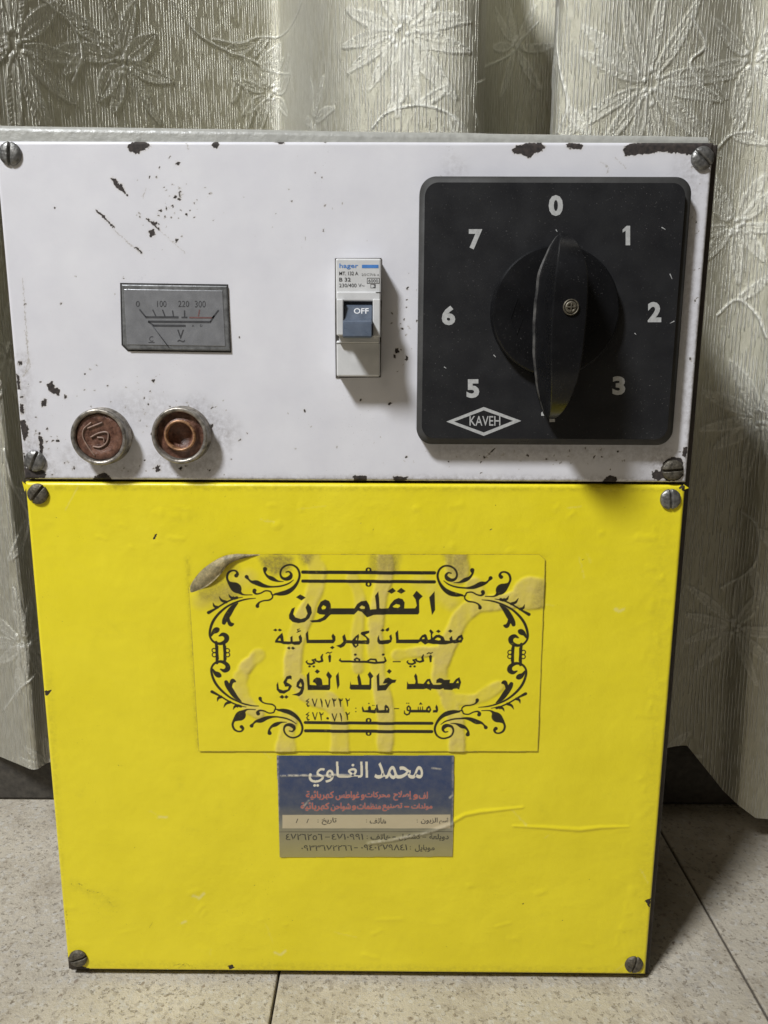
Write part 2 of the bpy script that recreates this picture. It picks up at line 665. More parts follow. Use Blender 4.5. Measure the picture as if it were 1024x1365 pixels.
def make_fabric():
    m = NT('satin_jacquard')
    uv = m.n('UVMap').outputs[0]
    sx = m.n('SeparateXYZ')
    m.set(sx.inputs[0], uv)
    wob = m.n('TexNoise', {'Scale': 60.0, 'Detail': 2.0})
    m.set(wob.inputs['Vector'], uv)
    u = m.math('ADD', m.math('MULTIPLY', sx.outputs[0], 520.0), m.math('MULTIPLY', wob.outputs['Fac'], 0.5))
    tri = m.math('ABSOLUTE', m.math('SUBTRACT', m.math('FRACT', u), 0.5))
    cell = m.math('FLOOR', u)
    cv = m.n('CombineXYZ')
    m.set(cv.inputs[0], m.math('MULTIPLY', cell, 7.31))
    m.set(cv.inputs[1], m.math('MULTIPLY', sx.outputs[1], 60.0))
    dn = m.n('TexNoise', {'Scale': 1.0, 'Detail': 2.0})
    m.set(dn.inputs['Vector'], cv.outputs[0])
    rib = m.math('MULTIPLY', m.ramp(tri, 0.20, 0.06), m.ramp(dn.outputs['Fac'], 0.42, 0.54))
    mp2 = m.n('Mapping')
    m.set(mp2.inputs['Vector'], uv)
    mp2.inputs['Scale'].default_value = (520, 120, 1)
    slub = m.noise(1.0, 3, 0.6, mp2.outputs[0])
    fine = m.noise(2600, 2, 0.6)
    mot = m.attr('motif')
    vt = rib
    vt2 = m.math('MULTIPLY', vt, m.math('SUBTRACT', 1.0, m.math('MULTIPLY', mot, 0.9)))
    col = m.mix(m.ramp(slub, 0.3, 0.7), (0.40, 0.375, 0.28), (0.53, 0.51, 0.41))
    col = m.mix(m.math('MULTIPLY', vt2, 0.7), col, (0.86, 0.85, 0.78))
    col = m.mix(m.math('MULTIPLY', mot, m.ramp(fine, 0.3, 0.6, 0.45, 0.95)), col, (0.86, 0.85, 0.78))
    m.P(Base_Color=col, Roughness=m.ramp(slub, 0.3, 0.7, 0.33, 0.47), Specular_IOR_Level=0.5, Metallic=0.62)
    m.P(Sheen_Weight=0.25, Sheen_Roughness=0.4)
    b0 = m.bump(rib, 1.0, 0.0008)
    b1 = m.bump(slub, 0.35, 0.0008, b0)
    m.P(Normal=m.bump(fine, 0.7, 0.0006, b1))
    return m.m


M = dict(
    white=make_white(), yellow=make_yellow(), film=make_sticker(), card=make_card(),
    plate=make_black('black_switch_plate', (0.012, 0.012, 0.0135), (0.019, 0.019, 0.020), 0.45),
    knob=make_black('black_bakelite', (0.005, 0.005, 0.0055), (0.009, 0.009, 0.010), 0.28, 0.4, 0.28),
    bezel=make_black('grey_plate_rim', (0.045, 0.044, 0.042), (0.075, 0.073, 0.07), 0.35, 0.3),
    worn=plain('worn_bakelite_edge', (0.010, 0.010, 0.011), 0.32, var=0.3, nscale=150, col2=(0.10, 0.096, 0.09), bump=0.4),
    mark=plain('silver_print', (0.42, 0.42, 0.41), 0.5, var=0.12, nscale=700),
    floor=make_floor(), fabric=make_fabric(),
    grout=plain('dark_grout', (0.10, 0.085, 0.065), 0.9, bump=0.5, bdist=0.001),
    cut=plain('dark_cutout_edge', (0.05, 0.043, 0.035), 0.85, var=0.5, nscale=500),
    case=plain('dark_brown_case_paint', (0.032, 0.024, 0.019), 0.55, var=0.35, nscale=120, bump=0.3, bdist=0.0006),
    lip=plain('grey_hammered_paint', (0.34, 0.335, 0.30), 0.40, var=0.10, nscale=250, bump=0.28, bscale=420, bdist=0.0012),
    steel=plain('dull_screw_steel', (0.20, 0.195, 0.185), 0.42, 0.75, var=0.4, nscale=600, bump=0.4, bdist=0.0005),
    rust=plain('rusted_screw_steel', (0.105, 0.092, 0.070), 0.5, 0.5, var=0.5, nscale=700, bump=0.6, bdist=0.0007),
    nickel=plain('tarnished_nickel', (0.27, 0.245, 0.21), 0.36, 0.6, var=0.5, nscale=350, bump=0.3, bdist=0.0004),
    bake=plain('red_brown_bakelite', (0.115, 0.043, 0.026), 0.40, var=0.5, nscale=380, bump=0.5, bdist=0.0006, col2=(0.185, 0.09, 0.058)),
    bake2=plain('worn_red_bakelite_edge', (0.26, 0.17, 0.13), 0.45, var=0.3, nscale=600),
    copper=plain('amber_fuse_contact', (0.32, 0.17, 0.085), 0.42, 0.3, var=0.6, nscale=500),
    mface=plain('smoked_meter_glass', (0.185, 0.185, 0.190), 0.25, var=0.10, nscale=200, bump=0.06),
    mrim=plain('grey_meter_rim', (0.12, 0.12, 0.118), 0.38, var=0.35, nscale=400),
    mink=plain('meter_black_ink', (0.045, 0.045, 0.048), 0.5),
    mred=plain('meter_red_ink', (0.15, 0.075, 0.07), 0.5),
    gap=plain('blackened_gap', (0.018, 0.016, 0.014), 0.8),
    abs=plain('light_grey_plastic', (0.58, 0.575, 0.565), 0.40, var=0.05, nscale=150, bump=0.06),
    lever=plain('slate_blue_plastic', (0.085, 0.105, 0.14), 0.35, var=0.15, nscale=200, bump=0.06),
    leverdk=plain('dark_slate_plastic', (0.045, 0.052, 0.07), 0.4, var=0.15),
    blue=plain('blue_print', (0.06, 0.20, 0.52), 0.5, var=0.1),
    ink=plain('black_print', (0.03, 0.03, 0.032), 0.5),
    ink2=plain('grey_print', (0.20, 0.20, 0.20), 0.5),
    wtext=plain('white_print', (0.72, 0.72, 0.72), 0.5, var=0.05),
    backing=plain('grubby_film_underside', (0.46, 0.39, 0.22), 0.42, var=0.4, nscale=420, bump=0.3),
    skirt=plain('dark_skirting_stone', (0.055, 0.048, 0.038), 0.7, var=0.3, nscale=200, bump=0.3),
    wall=plain('beige_plaster', (0.42, 0.38, 0.31), 0.8, var=0.1, nscale=60, bump=0.3),  # plain beige plaster, slight random tone
)

# ------------------------------------------------------------------ the setting
PX0, PX1, PZ0, PZM, PZ1 = -0.1515, 0.1231, 0.0808, -0.0507, -0.2864
FZ = PZ1 - 0.0040

bm = bmesh.new()
xs1 = atz(366, 1330, FZ)[0]
xs2 = 0.5 * (atz(900, 1130, FZ)[0] + atz(1000, 1330, FZ)[0])
TW = xs2 - xs1
yseam = [-0.62, -0.62 + TW, -0.62 + 2 * TW, -0.62 + 3 * TW, -0.62 + 4 * TW, -0.62 + 5 * TW]
off = 0.151 - yseam[-2]
yseam = [y + off for y in yseam]
for i in range(-4, 4):
    for j in range(len(yseam) - 1):
        x0, x1 = xs1 + i * TW + (0.0022 if i == 1 else 0.0006), xs1 + (i + 1) * TW - 0.0006
        dz = 0.0 if i == 0 else (-0.0024 if i == 1 else random.uniform(-0.0004, 0.0))
        add_box(bm, x0, x1, yseam[j] + 0.0006, yseam[j + 1] - 0.0006, FZ - 0.02, FZ + dz, 0.0007, 2)
add_box(bm, xs1 - 5 * TW, xs1 + 5 * TW, yseam[0] - 0.1, yseam[-1] + 0.1, FZ - 0.03, FZ - 0.0035, 0, mi=1)
o = link('floor', to_me(bm), [M['floor'], M['grout']], smooth=False)
o['kind'] = 'structure'
bm = bmesh.new()
add_box(bm, -1.0, 1.0, 0.32, 0.36, FZ - 0.003, 0.9)
o = link('wall', to_me(bm), M['wall'], smooth=False)
o['kind'] = 'structure'

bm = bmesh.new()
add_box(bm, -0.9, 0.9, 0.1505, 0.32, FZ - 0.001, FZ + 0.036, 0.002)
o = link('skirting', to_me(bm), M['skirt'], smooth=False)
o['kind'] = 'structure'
# ------------------------------------------------------------------ curtain
prof = [(-230, .17), (-150, .16), (-80, .128), (-28, .112), (0, .122), (60, .141), (119, .166), (227, .213), (318, .258), (362, .280), (382, .276), (398, .238),
        (418, .182), (450, .152), (500, .134), (570, .126), (622, .130), (639, .146), (634, .170), (630, .190), (655, .225), (695, .240), (740, .225), (752, .190),
        (738, .150), (727, .134), (738, .120), (790, .113), (860, .116), (920, .120), (965, .130), (1010, .128), (1050, .116), (1110, .113), (1170, .125), (1250, .15), (1330, .16)]
pp = []
for px, Y in prof:
    x, _ = at(px, 330, Y)
    pp.append((float(x), Y))
pc = spline(pp, 14)
seg = np.r_[0, np.cumsum(np.hypot(*np.diff(pc, axis=0).T))]
ds = 0.00055
sv = np.arange(0, seg[-1], ds)
cxv, cyv = np.interp(sv, seg, pc[:, 0]), np.interp(sv, seg, pc[:, 1])
for _ in range(20):
    cxv = np.r_[cxv[0], (cxv[:-2] + 2 * cxv[1:-1] + cxv[2:]) / 4, cxv[-1]]
    cyv = np.r_[cyv[0], (cyv[:-2] + 2 * cyv[1:-1] + cyv[2:]) / 4, cyv[-1]]
# hem height along s, and the grid
ZT = 0.27
nzc = 900
sN = sv / sv[-1]
hem = np.interp(cxv, [-0.30, -0.19, -0.12, 0.10, 0.171, 0.186, 0.205, 0.222, 0.27],
                [-0.252, -0.2475, -0.243, -0.243, -0.238, -0.236, -0.260, -0.273, -0.277])
T = np.linspace(0, 1, nzc)[:, None]
Zc = hem[None, :] * (1 - T) + ZT * T
Sc = np.broadcast_to(sv[None, :], Zc.shape)
low = np.clip((0.10 - Zc) / 0.35, 0, 1)
amp = 1.0 - 0.10 * low
ymean = 0.150
Xc = cxv[None, :] + 0.006 * (vnoise(Sc * 9, Zc * 5, 3, 2) - 0.5) * (0.4 + low)
Yc = ymean + (cyv[None, :] - ymean) * amp + 0.010 * (vnoise(Sc * 12, Zc * 7, 5, 3) - 0.5) * (0.25 + low)
Yc = Yc + np.clip((cxv[None, :] - 0.16) / 0.05, 0, 1) * low * -0.012
Yc = np.maximum(Yc, 0.1075)
# woven flower relief in cloth coordinates (s, z)
RL = Canvas(0, sv[-1], -0.28, ZT, 0.0004)
MO = RL.copy()


def s_of(px, py):
    best = None
    d = np.array([(px - 512) / FPX, (py - 682.5) / FPX, 1.0]) @ R
    for i in range(0, len(sv)):
        k = (cyv[i] + D) / d[1]
        e = abs(d[0] * k - cxv[i])
        if e < 0.0015 and (best is None or k < best[1] - 0.004):
            best = (i, k)
    i, k = best if best else (int(np.argmin(np.abs(cxv - (px - 512) / FPX * 0.45))), 0.45)
    return np.array([sv[i], d[2] * k])


def leaf(p, ang, L, Wd, curve=0.0, lines=True):
    n = 22
    ts = np.linspace(0, 1, n)
    a = ang + curve * ts
    pts = p + np.stack([np.cumsum(np.cos(a)), np.cumsum(np.sin(a))], -1) * L / n
    nrm = np.stack([-np.sin(a), np.cos(a)], -1)
    w = 0.66 * Wd * np.sin(math.pi * np.clip(ts, 0, 1) ** 0.75) ** 0.9 + 0.0003
    out = np.vstack([pts + nrm * w[:, None], (pts - nrm * w[:, None])[::-1]])
    RL.poly(out, 0.15, 0.001)
    MO.poly(out, 0.22, 0.0012)
    RL.stroke(np.vstack([out, out[:1]]), 0.0006, 0.8, 0.0008)
    MO.stroke(np.vstack([out, out[:1]]), 0.0004, 0.7, 0.0007)
    RL.stroke(pts[2:-2], 0.0006, 0.7, 0.0007)
    d = np.array([math.cos(ang), math.sin(ang)])
    for k in range(1, n - 1):
        if random.random() < 0.12:
            continue
        for sg in (1, -1):
            e = pts[k] + nrm[k] * w[k] * sg
            q0 = e - nrm[k] * sg * w[k] * random.uniform(0.35, 0.6) - d * L * 0.03
            q1 = e + nrm[k] * sg * 0.0004 + d * L * 0.02
            RL.stroke([q0, q1], 0.0006, random.uniform(0.6, 1.0), 0.0006)
            MO.stroke([q0, q1], 0.0005, random.uniform(0.5, 1.0), 0.0006)


def vine(pts, w=0.0010):
    c = spline(pts, 10)
    RL.stroke(c, w, 1.0, 0.0009)
    MO.stroke(c, w, 0.95, 0.0009)


def flower(px, py, r, n, a0=0.3, wr=0.13):
    c = s_of(px, py)
    flower_at(c, r, n, a0, wr)


def flower_at(c, r, n, a0=0.3, wr=0.13):
    for k in range(n):
        a = a0 + 2 * math.pi * k / n + random.uniform(-0.16, 0.16)
        leaf(c + 0.003 * np.array([math.cos(a), math.sin(a)]), a, r * random.uniform(0.72, 1.1), r * wr * random.uniform(0.8, 1.2), random.uniform(-0.25, 0.25))
    for k in range(9):
        a = random.uniform(0, 6.28)
        q = c + np.array([math.cos(a), math.sin(a)]) * r * random.uniform(0.05, 0.2)
        RL.stroke([q, q + 0.0004], 0.0022, 1.0, 0.001)
        MO.stroke([q, q + 0.0004], 0.0022, 1.0, 0.001)


flower(538, 42, 0.040, 13, 0.2)
flower(868, 112, 0.050, 12, 0.35, 0.10)
flower(165, 80, 0.040, 9, 0.5, 0.17)
flower(22, 60, 0.050, 10, 0.1, 0.12)
flower(1010, 78, 0.036, 8, 0.3)
flower(985, 300, 0.030, 9, 0.6)
flower(1012, 560, 0.034, 10, 0.1)
flower(16, 470, 0.036, 10, 0.4)
flower(30, 860, 0.034, 9, 0.4)
flower(975, 830, 0.030, 9, 0.2)
flower(415, 165, 0.030, 7, 0.9, 0.12)
flower(690, 60, 0.03, 7, 0.9, 0.12)


def vine_px(pp_, leaves=()):
    pts = [s_of(*p) for p in pp_]
    vine(pts)
    for i, da, L in leaves:
        d = pts[min(i + 1, len(pts) - 1)] - pts[max(i - 1, 0)]
        leaf(pts[i], math.atan2(d[1], d[0]) + da, L, L * 0.16, 0.4 * (1 if da > 0 else -1))


vine_px([(232, 0), (262, 42), (300, 66), (345, 85), (385, 98)], [(3, 0.1, 0.026), (3, 0.7, 0.022), (4, -0.4, 0.02), (2, 0.3, 0.03)])
vine_px([(400, 0), (388, 30), (360, 50), (320, 58), (285, 52)], [(2, 0.6, 0.02)])
vine_px([(300, 72), (318, 100), (335, 130), (350, 160)], [(2, -0.7, 0.022), (1, -0.9, 0.02)])
vine_px([(60, 0), (95, 30), (112, 70), (100, 110)], [(1, 0.5, 0.03), (2, -0.5, 0.02)])
vine_px([(500, 170), (520, 150), (560, 140), (600, 150), (618, 170)], [(1, 0.5, 0.03), (2, 0.4, 0.02), (3, -0.4, 0.03)])
vine_px([(745, 10), (742, 60), (752, 100), (760, 140), (740, 178)], [(1, -0.5, 0.02), (3, 0.5, 0.02)])
vine_px([(925, 20), (945, 60), (925, 85), (950, 130)], [(1, 0.4, 0.03), (3, -0.4, 0.02)])
vine_px([(640, 110), (670, 80), (700, 50), (720, 30)])
vine_px([(960, 420), (985, 400), (1010, 420), (1022, 450)], [(1, 0.5, 0.02)])
vine_px([(960, 200), (980, 180), (1010, 175)], [(1, 0.5, 0.02), (1, -0.5, 0.02)])
vine_px([(985, 680), (1005, 700), (1000, 750), (960, 780)], [(1, 0.5, 0.03), (2, 0.5, 0.02)])
vine_px([(5, 600), (18, 650), (40, 690), (30, 740)], [(1, 0.5, 0.03), (2, -0.5, 0.03)])
vine_px([(3, 950), (25, 920), (45, 900)], [(1, 0.5, 0.03)])
done = [s_of(538, 42), s_of(868, 112), s_of(165, 80), s_of(22, 60), s_of(1010, 78), s_of(985, 300), s_of(1012, 560), s_of(16, 470), s_of(30, 860), s_of(975, 830), s_of(415, 165), s_of(690, 60)]
for k in range(500):
    p = np.array([random.uniform(0.01, sv[-1]), random.uniform(-0.26, 0.26)])
    if min(np.hypot(*(p - q)) for q in done) > 0.078:
        done.append(p)
        flower_at(p, random.uniform(0.022, 0.034), random.randint(7, 11), random.random() * 6, 0.13)
rel = RL.get(Sc, Zc)
mot = MO.get(Sc, Zc)
tx, ty = np.gradient(cxv), np.gradient(cyv)
ln = np.hypot(tx, ty)
nxn, nyn = ty / ln, -tx / ln
hgt = 0.00070 * rel
Vc = np.stack([Xc + nxn[None, :] * hgt, Yc + nyn[None, :] * hgt, Zc], -1)
me, _ = grid_mesh(Vc, len(sv), nzc)
fattr(me, 'motif', mot)
uvl = me.uv_layers.new(name='UVMap')
vi = np.empty(len(me.loops), np.int32)
me.loops.foreach_get('vertex_index', vi)
uvv = np.stack([Sc.ravel(), Zc.ravel()], -1)[vi]
uvl.data.foreach_set('uv', uvv.astype(np.float32).ravel())
cur = link('curtain', me, M['fabric'])
cur['label'] = 'cream satin curtain woven with flowers, hanging in folds behind the metal box'
cur['category'] = 'curtain'

# ------------------------------------------------------------------ the box
base = root('voltage_regulator', (0.5 * (PX0 + PX1), 0.05, FZ),
            'old metal electrical box with white control panel over yellow front, standing on stone floor', 'voltage regulator')
DEP = 0.098
bm = bmesh.new()
cl, crr = PX0 - 0.0010, PX1 + 0.0034
ztl = at(-8, 166, 0.004)[1]
ztr = at(960, 181, 0.004)[1]
add_prism(bm, [(cl, FZ + 0.0003), (crr - 0.0002, FZ + 0.0003), (crr, ztr - 0.003), (cl, ztl - 0.004)], DEP, 0.0042, 0.0008)
link('case', to_me(bm), M['case'], base, smooth=False)
# grey top with its rolled front edge
bm = bmesh.new()
n = 60
rows = []
for i in range(n + 1):
    t = i / n
    x = (cl - 0.0004) + (crr - 0.004 - cl) * t
    zt = ztl + (ztr - ztl) * t + 0.0003 * (vnoise(t * 14, 0.0, 2) - 0.5)
    zb = PZ0 - 0.001
    pr = [(0.0030, zb), (0.0030, zt - 0.0028)]
    for k in range(1, 7):
        a = math.pi / 2 * k / 6
        pr.append((0.0030 + 0.0028 * (1 - math.cos(a)), zt - 0.0028 + 0.0028 * math.sin(a)))
    pr += [(DEP * 0.5, zt + 0.0003), (DEP + 0.0008, zt), (DEP + 0.0008, zt - 0.01)]
    rows.append([bm.verts.new((x, y, z)) for y, z in pr])
for a, b in zip(rows, rows[1:]):
    for k in range(len(a) - 1):
        bm.faces.new((a[k], b[k], b[k + 1], a[k + 1]))
link('top_cover', to_me(bm), M['lip'], base)

# ---- white control panel: pigment map
RS = 0.00022
CH = Canvas(PX0, PX1, PZM, PZ0, RS)
DI = CH.copy()
chips = [
    [(170, 197), (176, 189), (187, 187), (199, 191), (201, 195), (192, 200), (185, 205), (173, 202)],
    [(283, 191), (288, 188), (292, 192), (289, 198), (284, 196)],
    [(364, 188), (380, 188), (379, 192), (372, 191)], [(428, 187), (437, 188), (434, 191)],
    [(233, 218), (238, 216), (241, 219), (236, 221)],
    [(148, 237), (153, 238), (159, 245), (164, 247), (168, 259), (158, 253), (152, 246)],
    [(198, 309), (205, 306), (207, 313), (201, 316)],
    [(682, 200), (690, 194), (705, 190), (722, 190), (727, 196), (722, 202), (712, 205), (706, 211), (695, 205), (683, 204)],
    [(753, 194), (762, 190), (778, 192), (775, 199), (760, 198)],
    [(831, 197), (845, 190), (900, 188), (958, 186), (958, 202), (944, 208), (928, 208), (912, 205), (882, 202), (855, 206), (833, 208)],
    [(943, 190), (960, 186), (960, 222), (950, 218)],
    [(62, 512), (70, 509), (73, 517), (80, 520), (79, 527), (72, 525), (66, 521)], [(55, 534), (63, 531), (62, 541), (56, 543)],
    [(26, 562), (33, 560), (38, 572), (38, 580), (32, 588), (29, 576)], [(22, 498), (26, 502), (27, 520), (23, 518)],
    [(26, 535), (31, 540), (32, 552), (28, 551)],
    [(31, 600), (34, 610), (35, 625), (60, 628), (62, 636), (32, 640)],
    [(52, 582), (56, 582), (58, 600), (55, 612)],
    [(470, 634), (490, 635), (488, 642), (472, 642)], [(524, 635), (545, 636), (540, 642), (526, 642)],
    [(804, 640), (812, 634), (822, 636), (822, 646), (806, 646)],
    [(869, 631), (875, 626), (880, 629), (884, 618), (890, 612), (899, 609), (908, 611), (912, 617), (910, 634), (904, 641), (890, 642), (884, 637), (878, 641), (871, 638)],
    [(912, 596), (918, 596), (914, 612), (910, 606)],
    [(130, 633), (140, 630), (146, 634), (150, 642), (118, 642)],
    [(207, 622), (212, 620), (214, 628), (208, 629)], [(237, 624), (243, 622), (242, 628)],
    [(527, 466), (531, 464), (532, 470), (528, 471)], [(524, 473), (528, 472), (526, 477)], [(541, 474), (544, 476), (543, 482), (540, 479)],
    [(202, 507), (206, 506), (206, 511), (203, 510)], [(24, 482), (29, 481), (29, 486), (25, 487)],
]
for c in chips:
    CH.poly(PW(c), 1.0, 0.0006)
for p, w in [([(127, 279), (138, 289), (153, 304)], (0.0003, 0.0008, 0.0004)), ([(195, 291), (203, 297), (212, 306)], (0.0004, 0.0009, 0.0004)),
             ([(180, 329), (190, 337)], (0.0004, 0.0007)), ([(660, 598), (645, 612)], (0.0003, 0.0002))]:
    CH.stroke(PW(p), w, 1.0, 0.0004)
for p in ([(212, 306), (230, 322), (247, 338)], [(248, 190), (252, 200)], [(30, 370), (34, 420), (38, 480), (33, 500)], [(33, 440), (40, 490), (30, 502)],
          [(150, 305), (190, 340)], [(195, 250), (190, 265)], [(800, 215), (812, 224), (808, 232)], [(820, 210), (835, 225)]):
    CH.stroke(PW(p), 0.00035, 0.50, 0.0004)
for (x, y, sx, sy_, n_) in [(130, 560, 90, 70, 90), (225, 270, 45, 55, 90), (190, 420, 150, 120, 60), (500, 560, 250, 60, 50), (750, 606, 110, 7, 46), (545, 430, 25, 60, 40),
                            (925, 350, 10, 130, 30), (420, 270, 150, 60, 40), (240, 545, 50, 18, 60), (60, 600, 30, 25, 40), (620, 615, 160, 14, 40), (220, 625, 60, 10, 40)]:
    for _ in range(int(n_ * 0.6)):
        p = (x + random.gauss(0, sx * 0.6), y + random.gauss(0, sy_ * 0.6))
        r = abs(random.gauss(0, 0.00016)) + 0.00013
        q = PW([p])[0]
        a = random.uniform(0, 6.28)
        CH.stroke([q, q + np.array([math.cos(a), math.sin(a)]) * r * random.uniform(0.2, 1.8)], r * 2, random.uniform(0.42, 1), 0.0004)
# grime along the folds; darker bands beside the fuses and switch plate
for p, w, v in [([(168, 545), (215, 548)], .012, .35), ([(262, 548), (300, 575), (285, 600)], .010, .55), ([(215, 612), (280, 620)], .010, .55), ([(95, 610), (180, 628)], .010, .45),
                ([(40, 600), (60, 630)], .010, .8), ([(30, 640), (450, 640)], .003, .7), ([(450, 641), (913, 643)], .004, .8), ([(30, 480), (36, 600)], .006, .5),
                ([(952, 215), (914, 640)], .003, .8), ([(880, 615), (905, 635)], .012, .8), 
                ([(590, 602), (880, 606)], .006, .45), 
                ([(925, 250), (912, 560)], .004, .4), ([(940, 205), (925, 225)], .012, .5), ([(600, 215), (615, 225), (600, 232)], .005, .3)]:
    DI.stroke(PW(p), w, v, w * 0.8)
DI.blur(14)
DI.a *= 0.8
HA = CH.copy().blur(14)


def hw(X, Z):
    return 0.0003 * (vnoise(X * 40, Z * 40, 11, 2) - 0.5)


me, X, Z = sheet(PX0, PX1, PZM + 0.0006, PZ0, 0.0003, hw, 0.0013, 0.0036)
jx, jz = (vnoise(X * 1600, Z * 1600, 21, 3) - 0.5) * 0.0013, (vnoise(X * 1600, Z * 1600, 31, 3) - 0.5) * 0.0013
fattr(me, 'chip', CH.get(X + jx, Z + jz))
fattr(me, 'dirt', DI.get(X, Z))
fattr(me, 'halo', np.clip(HA.get(X + jx, Z + jz) * 1.2, 0, 1))
white = link('control_panel', me, M['white'], base)

# ---- yellow cover
YB = PZM - 0.0006
CH2 = Canvas(PX0, PX1, PZ1, PZM, 0.00025)
DI2 = CH2.copy()
PA2 = CH2.copy()
RI2 = CH2.copy()
for c in ([(59, 921), (69, 920), (65, 926), (61, 928)], [(203, 720), (207, 712), (210, 711), (207, 719)],
          [(304, 1287), (311, 1286), (312, 1291), (306, 1292)], [(88, 1268), (92, 1280), (120, 1292), (118, 1297), (88, 1297)],
          [(860, 1200), (868, 1198), (866, 1212)], [(904, 650), (914, 646), (914, 656)]):
    CH2.poly(PW(c), 1.0, 0.0005)
for p in ([(230, 1288), (240, 1285), (248, 1288)], [(238, 1291), (247, 1284), (256, 1291)], [(250, 1285), (262, 1291)], [(200, 1236), (204, 1229)], [(312, 1290), (320, 1292)],
          [(157, 1020), (163, 1021)], [(104, 1177), (118, 1187), (135, 1191), (150, 1206)], [(88, 1215), (92, 1240)]):
    CH2.stroke(PW(p), 0.0005, 0.62, 0.0005)
for _ in range(120):
    q = PW([(random.uniform(60, 890), random.choice([random.uniform(660, 760), random.uniform(1150, 1290), random.uniform(660, 1290)]))])[0]
    CH2.stroke([q, q + rng.normal(0, 0.0003, 2)], 0.0005, random.uniform(0.4, 0.75), 0.0004)
for p, w, v in [([(95, 1285), (860, 1296)], .004, .25), ([(66, 900), (88, 1285)], .003, .2), ([(40, 650), (910, 652)], .002, .35), ([(100, 1180), (150, 1205)], .006, .2),
                ([(885, 700), (858, 1290)], .008, .12), ([(250, 745), (265, 1000)], .002, .4)]:
    DI2.stroke(PW(p), w, v, w * 0.8)
DI2.blur(5)
for p, w in [([(258, 1194), (266, 1197), (272, 1191)], .0012), ([(366, 1270), (374, 1273), (380, 1268)], .0011), ([(820, 812), (826, 815), (831, 812)], .0010), ([(212, 1089), (222, 1089)], .001), ([(243, 1230), (248, 1228)], .001)]:
    PA2.stroke(PW(p), w * 0.8, 0.5, 0.0012)
for _ in range(46):
    q = PW([(random.uniform(70, 880), random.uniform(670, 1285))])[0]
    a_, l_ = random.uniform(0, 6.28), random.uniform(0.002, 0.012)
    if random.random() < 0.6:
        PA2.stroke([q, q + l_ * np.array([math.cos(a_), math.sin(a_)])], 0.0003, random.uniform(0.12, 0.3), 0.0005)
    else:
        DI2.stroke([q, q + l_ * 0.6 * np.array([math.cos(a_), math.sin(a_)])], 0.0022, random.uniform(0.06, 0.16), 0.004)
RI2.stroke(PW([(585, 1098), (602, 1096), (620, 1086), (640, 1082), (697, 1076)]), [.0008, .0016, .0016, .0018, .0006], 1.0, 0.0012)
RI2.stroke(PW([(685, 1101), (730, 1103), (773, 1106), (800, 1103), (838, 1102)]), [.0006, .0014, .0018, .0014, .0005], 1.0, 0.0012)
for _ in range(70):
    q = PW([(random.uniform(60, 880), random.choice([random.uniform(670, 735), random.uniform(1180, 1280)]))])[0]
    RI2.stroke([q, q + rng.normal(0, 0.0035, 2) * (1, .35)], random.uniform(.001, .003), random.uniform(0.1, 0.45), 0.0018)
for y in np.arange(700, 1290, 14):
    q = PW([(912 - .081 * (y - 648) - random.uniform(8, 40), y)])[0]
    RI2.stroke([q, q + rng.normal(0, 0.003, 2)], random.uniform(.001, .003), random.uniform(0.1, 0.35), 0.0018)
RI2.blur(2)
me, X, Z = sheet(PX0, PX1, PZ1, YB, 0.00036, lambda X, Z: 0.00042 * RI2.get(X, Z) + 0.0004 * (vnoise(X * 30, Z * 30, 9, 2) - 0.5), 0.0015, 0.0036, y0=0.0)
jx = (vnoise(X * 1500, Z * 1500, 41, 3) - 0.5) * 0.0012
fattr(me, 'chip', CH2.get(X + jx, Z + jx))
fattr(me, 'dirt', DI2.get(X, Z))
fattr(me, 'pale', PA2.get(X + jx, Z + jx))
yellow = link('front_cover', me, M['yellow'], base)
# bent sheet tips sticking out at the upper corners of the cover
for pts in ([(908, 654), (912, 646), (918.5, 650.5)], [(36, 648), (33, 655), (29.5, 642)]):
    a = PW(pts, 0.0008)
    bm = bmesh.new()
    add_prism(bm, [tuple(p) for p in a], 0.0014, 0.0008)
    link('bent_corner', to_me(bm), M['yellow'], yellow, smooth=False)

# ---- screws
def screw_mesh(r=0.0043, h=0.0019, sw=0.00055, sd=0.0011):
    xs = np.concatenate([np.linspace(-r, -sw, 12), [-sw + 1e-5], np.linspace(-sw * 0.8, sw * 0.8, 3), [sw - 1e-5], np.linspace(sw, r, 12)])
    ts = np.linspace(-1, 1, 25)
    V = np.zeros((len(ts) + 2, len(xs), 3))
    for j in range(len(ts) + 2):
        t = ts[min(max(j - 1, 0), len(ts) - 1)]
        for i, x in enumerate(xs):
            z = t * math.sqrt(max(r * r - x * x, 0))
            q = min(1, math.hypot(x, z) / r)
            y = -h * (1 - 0.55 * q ** 4)
            if abs(x) < sw - 1e-6:
                y += sd
            if j == 0 or j == len(ts) + 1 or i in (0, len(xs) - 1):
                y = 0.0004
            V[j, i] = (x, y, z)
    return grid_mesh(V, len(xs), len(ts) + 2)[0]


screws = [((12, 204), white, 0, 5), ((938, 210), white, 0, -50), ((45, 615), white, 0, 25), ((898, 627), white, 1, 85),
          ((49, 659), yellow, 1, 40), ((895, 666), yellow, 0, -5), ((103, 1280), yellow, 1, 70), ((846, 1288), yellow, 1, 15)]
sm = {0: screw_mesh(), 1: screw_mesh()}
proto = {}
for (px, py), par, kind, ang in screws:
    if kind not in proto:
        s = link('screw', sm[kind], M['rust' if kind else 'steel'], par)
        proto[kind] = s
    else:
        s = proto[kind].copy()
        C.objects.link(s)
        s.parent = par
    x, z = at(px, py, -0.0015)
    s.location = (float(x), 0.0, float(z))
    s.rotation_euler = (0, math.radians(ang), 0)
    s['label'] = 'rusty brown slotted screw' if kind else 'dull grey slotted screw'

